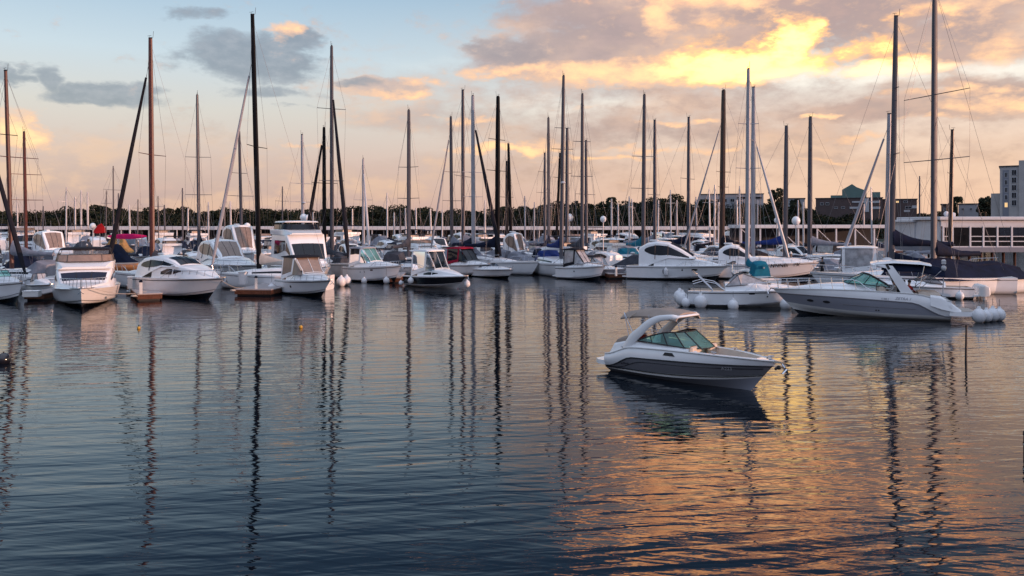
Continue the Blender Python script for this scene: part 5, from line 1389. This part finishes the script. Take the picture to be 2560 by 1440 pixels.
dock('finger dock between the flybridge boat and the almond windowed cruiser', G(375,752)+Vector((0,0,0)), (G(375,752).x-5.2, G(375,752).y+9), 1.7)
dock('broad wooden finger dock left of the black canopied boat carrying a white bin', (G(625,742).x, G(625,742).y+.6), (G(625,742).x+1.2, 74), 3.0)
dock('narrow finger dock left of the flybridge boat with a white step box', (G(85,752).x, G(85,752).y), (G(85,752).x-2.5, 72), 1.4)
dock('finger dock between the teal windscreen cruiser and the black hulled boat', (G(1000,708).x-.6, G(1000,708).y), (G(1000,708).x-1.2, 84), 1.3)
dock('finger dock between the black canvas cuddy and the large hardtop yacht', (G(1545,697).x, G(1545,697).y), (G(1545,697).x-1, 95), 2.0)
dock('small square end of a dock beside the large hardtop yacht', (G(1600,694).x-2.2, G(1600,694).y-1), (G(1600,694).x-3.0, 90), 1.4)
dock('low dock end near the right edge beside the grey covered powerboat', (G(2480,726).x, G(2480,726).y), (G(2480,726).x+12, 74), 1.6)
ROWS = [(90, 640, (-56, 52)), (101, 0, (-72, 40)), (126, 0, (-86, 62)), (152, 0, (-104, 74)), (178, 0, (-118, 96))]
for i, (yy, _, (xa, xb)) in enumerate(ROWS):
    nm = ['first','second','third','fourth','fifth'][i]
    dock('long main dock, %s from the viewer, crossing behind the boats' % nm, (xa, yy), (xb, yy), 2.4, piles=0)
    for k in range(int((xb-xa)/14)):
        x = xa+4+k*14
        t_ = thing('mooring_pile', 'pile with a white cap along the main docks', 'pile', (x, yy+1.4, 0), 0, 'piles along the main docks')
        MB().lathe((0,0,-1.0), [(.15,0),(.15,3.2)], 9).build('post', M['wood'], t_); MB().lathe((0,0,2.2), [(.17,0),(.17,.06),(.02,.30),(.001,.30)], 9).build('cap', M['white2'], t_)
def bin_(label, px, py, z, w, h_, name='dock_box', cat='bin', m='fender'):
    p_ = G(px, py, z); t_ = thing(name, label, cat, p_, R(8))
    MB().lathe((0,0,0), [(w*.42,0),(w*.5,.03),(w*.5,h_*.86),(w*.46,h_*.9)], 14).build('body', M[m], t_, ang=30)
    MB().lathe((0,0,h_*.88), [(w*.53,0),(w*.53,h_*.06),(w*.30,h_*.13),(.001,h_*.14)], 14).build('lid', M['white2'], t_, ang=30)
bin_('round white bin standing on the broad wooden finger dock', 607, 712, .55, .72, 1.15)
def box_thing(label, px, py, z, d3, name, cat, m='white2', rz=0.2):
    p_ = G(px, py, z); t_ = thing(name, label, cat, p_, rz)
    MB().box((0,0,d3[2]*.42), (d3[0], d3[1], d3[2]*.84), ch=.03).build('body', M[m], t_, smooth=False)
    MB().box((0,0,d3[2]*.92), (d3[0]+.06, d3[1]+.06, d3[2]*.15), ch=.03).build('lid', M['white'], t_, smooth=False)
box_thing('white step box at the end of the narrow left finger dock', 80, 742, .55, (1.0,.7,.45), 'dock_step', 'steps')
box_thing('tall pale power cabinet on the dock in front of the bronze windscreen yacht', 545, 668, .55, (.45,.35,1.2), 'power_pedestal', 'pedestal')
box_thing('white storage chest on the main dock left of the black canopied boat', 655, 690, .55, (1.4,.7,.65), 'storage_chest', 'chest')
box_thing('small white meter post on the finger dock right of the flybridge boat', 325, 722, .55, (.35,.3,1.0), 'meter_post', 'pedestal', rz=.4)
# dock bench left of the black canopied boat
t_ = thing('bench', 'small dark folding chair on the broad wooden finger dock', 'chair', G(560, 706, .55), .3)
MB().box((0,0,.45), (.5,.5,.05)).build('seat', M['canvasdgrey'], t_, smooth=False); MB().box((0,.25,.72), (.5,.05,.45)).build('backrest', M['canvasdgrey'], t_, smooth=False)
for i, j in ((-1,-1),(1,-1),(1,1),(-1,1)): MB().sweep([(.22*i,.22*j,0),(.22*i,.22*j,.44)], .02, n=5).build('leg', M['steel'], t_)
def rope(label, a, b, sag=.25):
    a, b = Vector(a), Vector(b); t_ = thing('mooring_line', label, 'rope', a, 0, 'mooring lines of the front row')
    MB().sweep([(b-a)*(i/8)-Vector((0,0,sag*math.sin(math.pi*i/8))) for i in range(9)], .022, n=5).build('line', M['canvasbeige'], t_)
rope('mooring line from the bow on flybridge boat to the finger dock beside it', on(Bf, 10.0, .8, 1.35), (G(350,752).x, G(350,752).y+1, .6))
rope('mooring line from the almond windowed cruiser to the broad wooden dock', on(Cx, Cx[1].L*.95, .2, 1.45), (G(600,742).x, G(600,742).y+1.5, .6))
rope('mooring line from the black canopied boat to the broad wooden dock', on(Dx, Dx[1].L*.6, -.9, 1.05), (G(660,742).x+.5, G(660,742).y+2.5, .6))
rope('mooring line from the black hulled boat to the narrow finger dock', on(Fx, .4, 1.1, 1.0), (G(1000,708).x-.4, G(1000,708).y+1.5, .6))
for lab_, px_, py_ in (('short power post with a lamp on the finger dock beside the flybridge boat', 352, 735), ('short power post with a lamp on the broad wooden finger dock', 640, 722), ('short power post with a lamp on the dock beside the large hardtop yacht', 1540, 690)):
    t_ = thing('power_post', lab_, 'pedestal', G(px_, py_, .55), .3)
    MB().box((0,0,.42), (.20,.16,.84), ch=.02).build('column', M['white2'], t_, smooth=False); MB().lathe((0,0,.84), [(.10,0),(.12,.03),(.12,.12),(.03,.18),(.001,.18)], 10).build('cap', M['canvasnavy'], t_)
for lab_, px_, py_ in (('coiled pale hose on the finger dock beside the flybridge boat', 335, 742), ('coiled pale hose on the broad wooden finger dock', 582, 728)):
    t_ = thing('hose', lab_, 'hose', G(px_, py_, .58), 0); mb = MB()
    mb.sweep([(.22*math.cos(a*.6)*(1-.01*a), .22*math.sin(a*.6)*(1-.01*a), .012+.004*a) for a in range(32)], .022, n=5); mb.build('coil', M['canvasbeige'], t_)
# ---- buoys and posts in the open water
def buoy(label, px, py, r, m, stick=.5, name='buoy'):
    t_ = thing(name, label, 'buoy', G(px, py), 0)
    MB().ball((0,0,r*.55), r, 14, 10).build('float', M[m], t_)
    if stick: MB().sweep([(0,0,r*1.3),(0,0,r*1.5+stick*.2)], .03, n=6).build('top_ring', M['rubber'], t_)
buoy('small yellow marker buoy left of the red mast reflection', 347, 822, .09, 'yellow', .4)
buoy('small yellow marker buoy in front of the black canopied boat', 752, 820, .10, 'yellow', 0)
buoy('black ball buoy on the water at the left edge of the photo', 9, 908, .27, 'black', .3)
t_ = thing('mooring_post', 'black mooring post standing in the water at the right edge', 'post', G(2567, 1142), 0)
MB().lathe((0,0,-1.0), [(.07,0),(.075,1.35),(.07,1.5),(.085,1.52),(.08,1.6),(.02,1.68),(.001,1.68)], 12).build('post', M['rubber'], t_); MB().lathe((0,0,.28), [(.09,0),(.09,.05)], 12).build('collar', M['steel'], t_)
t_ = thing('stake', 'thin dark stake standing in the water in front of the sport cruiser stern', 'stake', G(2414, 902), 0)
MB().sweep([(0,0,-1),(.02,0,.55),(.03,0,1.42)], [.05,.045,.035], n=7).build('pole', M['rubber'], t_); MB().lathe((.03,0,1.40), [(.05,0),(.05,.06),(.001,.07)], 8).build('cap', M['rubber'], t_)

# ================================================================ sailing boats, left to right
T = [ # label, px_top, py_top, d, px_base, width px, spar, spreaders, furl(px at bow, width), extras
('sailboat with a tall varnished mast closest to the left edge', 14, 178, 68, 30, 9, 'sparbrown', [(392,48)], None, dict(bow='l', cover='canvasgrey')),
('sailboat whose black furled sail slants down at the far left edge', -60, 60, 62, -52, 10, 'sparblack', [(330,50)], (66,10), dict(bow='near', cover='canvasnavy', furl_top=(0,250))),
('sailboat with the second shorter varnished mast at the left', 60, 331, 84, 66, 8, 'sparbrown', [(436,24),(500,26)], None, dict(bow='r', cover='canvasgrey')),
('sailboat with the thick red brown mast and a black furled sail leaning left', 376, 97, 70, 381, 11, 'sparbrown', [(387,55)], (262,10), dict(cover='canvasdgrey', furl_top=(366,140), L=11)),
('sailboat with a dark mast left of the tallest black one', 493, 237, 105, 498, 8, 'alug', [(393,29),(487,30)], None, dict(bow='n', cover='canvasnavy')),
('sailboat with a slim mast just left of the tallest black one', 598, 330, 104, 605, 7, 'alug', [(433,13),(490,24)], None, dict(bow='r', cover='canvasgrey')),
('sailboat with the tallest black mast and beige sail cover', 631, 38, 69, 648, 11, 'sparblack', [(367,62)], (500,8), dict(cover='canvasbeige', furlm='alu', furl_top=(622,135), L=11, boomz=.9)),
('sailboat with a pale mast carrying two white domes', 755, 337, 112, 758, 7, 'alu', [(459,22),(505,22)], None, dict(bow='r', cover='canvasgrey', radar=True)),
('sailboat with a black mast and black furled sail leaning left beside the tall grey mast', 810, 320, 86, 811, 9, 'sparblack', [(458,26)], (754,9), dict(cover='canvasdgrey', furl_top=(820,330))),
('sailboat with a tall grey mast and grey stack pack cover', 829, 116, 86, 830, 10, 'alug', [(272,32),(452,28)], (874,9), dict(cover='canvasgrey', furl_top=(843,208), bow='near')),
('sailboat with a short pale mast in front of the wooded shore left of centre', 908, 398, 118, 909, 7, 'alu', [(500,22)], (925,6), dict(cover='canvasnavy', bow='near', furlm='aluw')),
('sailboat with twin looking dark mast and charcoal cover', 1022, 276, 92, 1022, 10, 'alug', [(418,26),(496,28)], None, dict(bow='a', cover='canvasdgrey')),
('sailboat with a plain dark mast left of the slim grey pair', 1127, 293, 100, 1130, 8, 'alug', [(430,20),(502,22)], (1075,5), dict(bow='l', cover='canvasgrey', furlm='alu')),
('sailboat with the left mast of the slim grey pair', 1157, 226, 98, 1158, 8, 'alug', [(441,20)], None, dict(bow='l', cover='canvasgrey')),
('covered grey sailboat with a black furled sail leaning right above its bow', 1182, 240, 93, 1184, 10, 'alu', [(431,26),(492,24)], (1256,9), dict(bow='near', cover='canvasnavy', furl_top=(1178,292), covered='canvasgrey')),
('sailboat with a solid black mast just left of the sloping stays', 1245, 242, 90, 1243, 11, 'sparblack', [(349,20),(427,24)], None, dict(bow='r', cover='canvasnavy')),
('sailboat with a thin short dark mast right of the solid black mast', 1267, 404, 128, 1267, 7, 'sparblack', [(493,18)], None, dict(bow='r', cover='canvasgrey')),
('sailboat with a slightly leaning thin dark mast', 1271, 360, 122, 1278, 7, 'sparblack', [(450,6)], None, dict(bow='r', cover=None)),
('sailboat with a thin mast left of the dark mast near the wooded knoll', 1362, 383, 130, 1362, 6, 'alug', [(430,15),(482,20)], None, dict(bow='r', cover='canvasgrey')),
('sailboat with a dark mast left of the tall central grey mast', 1371, 295, 100, 1372, 8, 'alug', [], None, dict(bow='a', cover='canvasnavy')),
('sailboat with a dark leaning spar left of the tall central grey mast', 1400, 384, 108, 1390, 6, 'sparblack', [(444,14)], None, dict(bow='r', cover=None)),
('sailboat with a tall central grey mast and a navy cover', 1409, 190, 86, 1403, 10, 'alug', [(320,20),(373,28)], None, dict(bow='n', cover='canvasblue', radar=True)),
('sailboat with a dark mast right of the tall central grey mast', 1418, 323, 104, 1417, 8, 'alug', [(433,14)], None, dict(bow='r', cover='canvasgrey')),
('sailboat with a dark upper and pale lower mast and charcoal cover', 1456, 236, 88, 1455, 9, 'alug', [(354,22),(441,28)], None, dict(bow='n', cover='canvasdgrey')),
('sailboat with a slim brown grey mast right of the dark upper mast', 1465, 352, 112, 1466, 7, 'alug', [(486,30)], None, dict(bow='r', cover='canvasgrey')),
('sailboat with a dark mast and a bright blue cover at its foot', 1611, 237, 94, 1608, 10, 'alug', [(391,30),(471,32)], None, dict(bow='n', cover='canvasteal')),
('sailboat with a plain mast right of the blue covered one', 1637, 301, 108, 1637, 8, 'alug', [(487,20)], None, dict(bow='r', cover='canvasgrey')),
('sailboat with a grey mast and long navy boom cover right of the plain mast', 1722, 294, 104, 1721, 8, 'alug', [(447,24)], None, dict(bow='r', cover='canvasnavy')),
('sailboat with the thick dark brown mast and black sail cover', 1809, 226, 93, 1804, 12, 'spardkbrown', [(430,22),(468,16)], (1700,4.5), dict(cover='canvasblack', furlm='alu', furl_top=(1800,290), bow='l')),
('sailboat with a tall white mast and teal sail cover at its foot', 1871, 174, 70, 1868, 11, 'alu', [(310,26),(421,32)], None, dict(bow='near', hdg=96, cover='canvasteal', L=8.5, boomz=.75)),
('sailboat with a pale furled sail leaning right just behind the teal covered one', 1884, 219, 87, 1882, 9, 'alu', [(352,12)], (2004,7), dict(cover='canvasgrey', furlm='aluw', furl_top=(1890,335), bow='near', L=9.5)),
('sailboat with a dark topped mast and long bright blue boom cover near the pier shelter', 1966, 316, 92, 1963, 9, 'alug', [(437,24)], None, dict(hdg=-12, cover='canvasblue', boomz=2.0, L=13)),
('sailboat with a dark topped mast over the open white pier shelter', 2026, 293, 100, 2024, 9, 'alug', [(375,20),(446,26)], None, dict(bow='l', cover='canvasgrey')),
('sailboat with a white mast directly left of the tall navy covered one', 2223, 286, 72, 2217, 10, 'alu', [(385,10)], (2090,8), dict(cover='canvasnavy', furlm='alu', furl_top=(2229,310))),
('sailboat with a tall pale grey mast and high navy sail cover', 2240, 42, 66, 2228, 11, 'alug', [(221,15),(386,28)], None, dict(bow='l', hdg=172, cover='canvasnavy', hood='canvasgrey', boomz=2.5)),
('sailboat with the tallest grey mast at the right rising out of the photo', 2337, -40, 64, 2334, 13, 'alug', [(237,60),(400,62)], None, dict(bow='r', hdg=198, cover='canvasnavy', covered='canvasnavy')),
('sailboat with a short brown mast beside the restaurant', 2381, 326, 86, 2374, 8, 'spardkbrown', [(434,22)], None, dict(bow='r', cover='canvasgrey')),
]
for (lab, xt, yt, d, xb, wpx, sp_, spr, furl, kw) in T:
    sailboat(lab, xt, yt, d, xb, wpx, sp_, spr, furl=furl, **kw)
    OCC.append(((xb-1280)*d/FPX, d, 9, 0))

def cover_boat(label, px, py, L, m_, top_py, hd, cat='motorboat'):
    p_ = G(px, py); zt = CAM_H-(top_py-HOR)*p_.y/FPX
    r_, h_ = express(label, p_, R(hd), L, L*.33, .9, 1.2, cover=m_, zt=zt, lo=True, cat=cat, rail=None); OCC.append((p_.x, p_.y, L, 0)); return r_
cover_boat('boat under an ochre canvas cover behind the flybridge boat at the left', 250, 655, 8, 'tancover', 588, -10)
cover_boat('boat under a navy cover just behind the bimini of the bow on flybridge boat', 215, 690, 9, 'canvasnavy', 612, -12)
cover_boat('boat under a dark navy cover left of the bow on flybridge boat', 105, 706, 9, 'canvasnavy', 640, 150)
p_ = PD(318, 592, 112); t_ = thing('kayak', 'bright pink kayak on a rack above the boats left of the red mast', 'kayak', p_, R(8))
Loft([(-2.6,.05,.03,.0,.10),(-2.0,.28,.18,-.18,.22),(-.8,.42,.30,-.30,.36),(.8,.42,.30,-.30,.36),(2.0,.28,.18,-.18,.22),(2.6,.05,.03,.0,.10)], corner=.1).body('hull', M['pink'], t_, sub=3)
mb = MB(); mb.box((0,0,-.3), (.9,.5,.06)); 
for x_ in (-1.2, 1.2): mb.box((x_, 0, -p_.z/2-.2), (.08,.7,p_.z-.2))
mb.build('stand', M['steel'], t_, smooth=False)
p_ = PD(290, 668, 76); t_ = thing('dinghy', 'tan wooden dinghy hung out right of the bow on flybridge boat', 'dinghy', p_, R(4))
dh = Hull(2.9, 1.3, .32, .42, over=.3, chs=.02, chb=.2); dh.band('hull', mat('tan_wood', (.42,.24,.13), .5), t_, -1, 1, nt_=12); dh.transom('transom', MATS['tan_wood'], t_); dh.deck('canvas_cover', M['tan'], t_, 0, 1, .1, nt_=10)
p_ = PD(250, 572, 125); t_ = thing('folded_awning', 'small bright red folded awning above the boats at the left', 'awning', p_, 0)
Loft([(-.9,.3,.1,-.6,-.2),(-.4,.5,.15,-.7,.45),(.2,.5,.12,-.7,.8),(.8,.4,.1,-.6,.2)], corner=.1).body('canvas', M['red'], t_, sub=2); MB().sweep([(0,0,-p_.z),(0,0,.2)], .06, n=6).build('pole', M['steel'], t_)
def dome(label, px, py, d, r):
    p_ = PD(px, py, d); t_ = thing('satellite_dome', label, 'dome', p_, 0, 'white radio domes on poles'); MB().ball((0,0,0), (r,r,r*1.1), 16, 12).build('dome', M['white'], t_); MB().sweep([(0,0,-p_.z+1),(0,0,-r)], .07, n=6).build('pole', M['aluw'], t_)
dome('pinkish white dome on a pole left of the red awning', 232, 565, 120, .42)
dome('white dome on a pole right of the slim mast left of the tallest black mast', 618, 566, 108, .45)
dome('left of two white domes high on the pale mast above the black canopied boat', 759, 544, 108, .48)
dome('right of two white domes high on the pale mast above the black canopied boat', 769, 546, 107, .46)
dome('small white ball dome left of the big dome over the marina roof', 1942, 551, 115, .38)
dome('big white dome over the marina roof right of the leaning stay', 1990, 552, 112, .58)
dome('white tilted dome among the masts right of the central tall mast', 1424, 544, 110, .5)
dome('white dome above the boats between the central masts', 1508, 548, 110, .42)

# small far masts along the shore; each a boat of its own
FAR = [(43,493,170,'aluw'),(108,515,160,'alug'),(166,468,150,'aluw'),(188,492,185,'aluw'),(203,476,190,'aluw'),(219,480,188,'aluw'),(283,415,150,'alug'),(266,476,165,'alug'),(296,483,172,'alug'),(323,512,180,'aluw'),(345,498,190,'alug'),(395,490,165,'alug'),(411,512,182,'alug'),(456,470,160,'alug'),(470,521,186,'aluw'),(521,505,180,'aluw'),(561,494,160,'alug'),(576,503,172,'aluw'),(706,466,150,'alug'),(783,530,180,'aluw'),(859,523,172,'aluw'),(881,522,190,'aluw'),
       (968,482,160,'aluw'),(985,531,185,'aluw'),(1000,521,180,'alug'),(1013,520,186,'aluw'),(1040,520,172,'aluw'),(1076,522,178,'aluw'),(1106,524,186,'aluw'),(1213,500,120,'aluw'),(1312,490,150,'alu'),(1336,505,170,'alu'),(1374,492,150,'aluw'),(1529,497,150,'aluw'),(1545,508,165,'aluw'),(1573,491,130,'aluw'),(1580,497,165,'aluw'),(1646,500,172,'aluw'),(1676,475,140,'aluw'),(1692,500,160,'alu'),(1740,492,170,'alu'),(1773,472,130,'aluw'),(1787,462,125,'aluw'),(1797,505,150,'aluw'),(1849,465,130,'aluw'),(1842,500,160,'aluw'),(1894,500,140,'alu'),(2008,505,120,'aluw'),(1995,500,130,'alu'),(2178,467,110,'aluw'),(2299,440,160,'alug'),(2160,510,170,'alu')]
ord_ = lambda i: ['first','second','third','fourth','fifth','sixth','seventh','eighth','ninth','tenth','eleventh','twelfth','thirteenth','fourteenth','fifteenth','sixteenth','seventeenth','eighteenth','nineteenth','twentieth'][i]
tens = lambda n: ord_(n-1) if n <= 20 else ({2:'twenty',3:'thirty',4:'forty',5:'fifty'}[n//10]+('-'+ord_(n%10-1) if n % 10 else '')).replace('twenty$','twentieth') if n % 10 else {30:'thirtieth',40:'fortieth',50:'fiftieth'}[n]
for i, (px, py, d, m_) in enumerate(sorted(FAR)):
    q = random.Random(i)
    col_ = {'aluw':'white','alug':'dark','alu':'pale'}[m_]
    sailboat('small far sailboat, %s mast, %s from left near the shore' % (col_, tens(i+1)), px, py, d, px+q.choice((-1,0,1,2)), {'aluw':3.6,'alug':3.0,'alu':3.6}[m_], m_, [(py+(548-py)*.45, 12)] if py < 500 else [], bow=q.choice(('r','l','ra','n')), cover=q.choice(('canvasnavy','canvasgrey','canvasblack',None)), far=True, group='far sailing boats')

# ================================================================ the packed rows of motorboats behind: prototypes, then copies
PROTO = {}
def proto(key, desc, fn): PROTO[key] = (desc, fn())
O_ = (0, 400, -40)
def mk(desc, **k):
    r_, h = express('x', Vector((0,0,0)), 0.0, 10.0, 3.3, 1.15, 1.55, lo=True, cat='motorboat', **k); return r_
proto('hard_dark', 'white hardtop cruiser with dark glass', lambda: mk('', top='yacht', glassm='darkglass', zt=3.5, trunk=(.5,.94,.8)))
proto('hard_tan', 'white hardtop cruiser with bronze glass', lambda: mk('', top='yacht', glassm='tanglass', zt=3.3, x=(.08,.36,.52), trunk=(.48,.94,.7)))
proto('navy_top', 'white cruiser under a navy canvas top', lambda: mk('', top='canvas', topm='canvasnavy', glassm='vinyl', zt=3.3))
proto('grey_cover', 'boat under a full grey canvas cover', lambda: mk('', cover='canvasgrey', zt=2.9))
proto('dark_cover', 'boat under a full charcoal canvas cover', lambda: mk('', cover='canvasdgrey', zt=2.8))
proto('navy_cover', 'boat under a full navy canvas cover', lambda: mk('', cover='canvasnavy', zt=2.7))
proto('open', 'white open cruiser with smoked windscreen', lambda: mk('', top='open', glassm='smoke', zt=2.6))
proto('grey_hull', 'grey hulled cruiser with black canvas top', lambda: mk('', top='canvas', topm='canvasblack', glassm='vinyl', hullm='greyl', zt=3.3))
proto('fly', 'white flybridge cruiser with dark windscreen', lambda: flybridge('x', Vector((0,0,0)), 0.0, 12.0, 3.9, 1.8, 3.5, 5.4, lo=True, cat='cruiser', enclosed=False)[0])
proto('fly_navy', 'white flybridge cruiser with navy bimini', lambda: flybridge('x', Vector((0,0,0)), 0.0, 12.0, 3.9, 1.8, 3.4, 5.2, lo=True, bim='canvasnavy', screen='darkglass', cat='cruiser', enclosed=False)[0])
proto('hard_smoke', 'white pilothouse boat with clear side glass', lambda: mk('', top='hard', glassm='smoke', zt=3.6, trunk=(.5,.94,.5)))
keys = ['hard_smoke','hard_dark','hard_tan','navy_top','grey_cover','dark_cover','navy_cover','open','grey_hull','fly','fly_navy','hard_dark','grey_cover']
used = set(); q = random.Random(21)
def clear(x, y, rad):
    for ox, oy, L, t__ in OCC:
        if (ox-x)**2+(oy-y)**2 < (rad+L*.12)**2: return False
    return True
FL = [('first', 84.5, (-50, 38), 5.0, (-62,-48), 9.0), ('second', 95.5, (-60, 38), 5.0, (118,132), 9.0), ('third', 109, (-72, 40), 5.2, (-65,-50), 10), ('fourth', 120, (-80, 46), 5.2, (115,128), 10), ('fifth', 134, (-88, 60), 5.4, (-66,-50), 11), ('sixth', 146, (-94, 66), 5.6, (115,130), 11), ('seventh', 161, (-104, 74), 5.8, (-66,-50), 12), ('eighth', 172, (-112, 82), 6.0, (110,130), 12)]
for rn, yy, (xa, xb), step, (h0, h1), LL in FL:
    x = xa; cnt = 0; last = None
    while x < xb:
        yj = yy+q.uniform(-1.2, 1.2)
        if abs(x*FPX/yj) < 1330 and clear(x, yj, 2.6):
            k = q.choice(keys)
            while k == last: k = q.choice(keys)
            last = k
            if k.startswith('fly') and yy < 90: k = 'open'
            desc, pr = PROTO[k]
            o = pr if k not in used else copy_tree(pr)
            used.add(k); cnt += 1
            sc = LL/10.5*q.uniform(.82, 1.12); hd = R(q.uniform(h0, h1))
            o.scale = (sc, sc*q.uniform(.95,1.05), sc*q.uniform(.76,.92)); o.rotation_euler = (0, 0, hd)
            o.location = (x-5*sc*math.cos(hd), yj-5*sc*math.sin(hd), 0)
            o['label'] = '%s, %s from left in %s packed row' % (desc, tens(cnt), rn)
            o['group'] = 'motorboats in the packed rows'
            x += step*q.uniform(.9, 1.15)
        else: x += 1.2
for k, (desc, pr) in PROTO.items():
    if k not in used:
        for c_ in KIDS.get(pr, ()): 
            for cc in KIDS.get(c_, ()): bpy.data.objects.remove(cc)
            bpy.data.objects.remove(c_)
        bpy.data.objects.remove(pr)
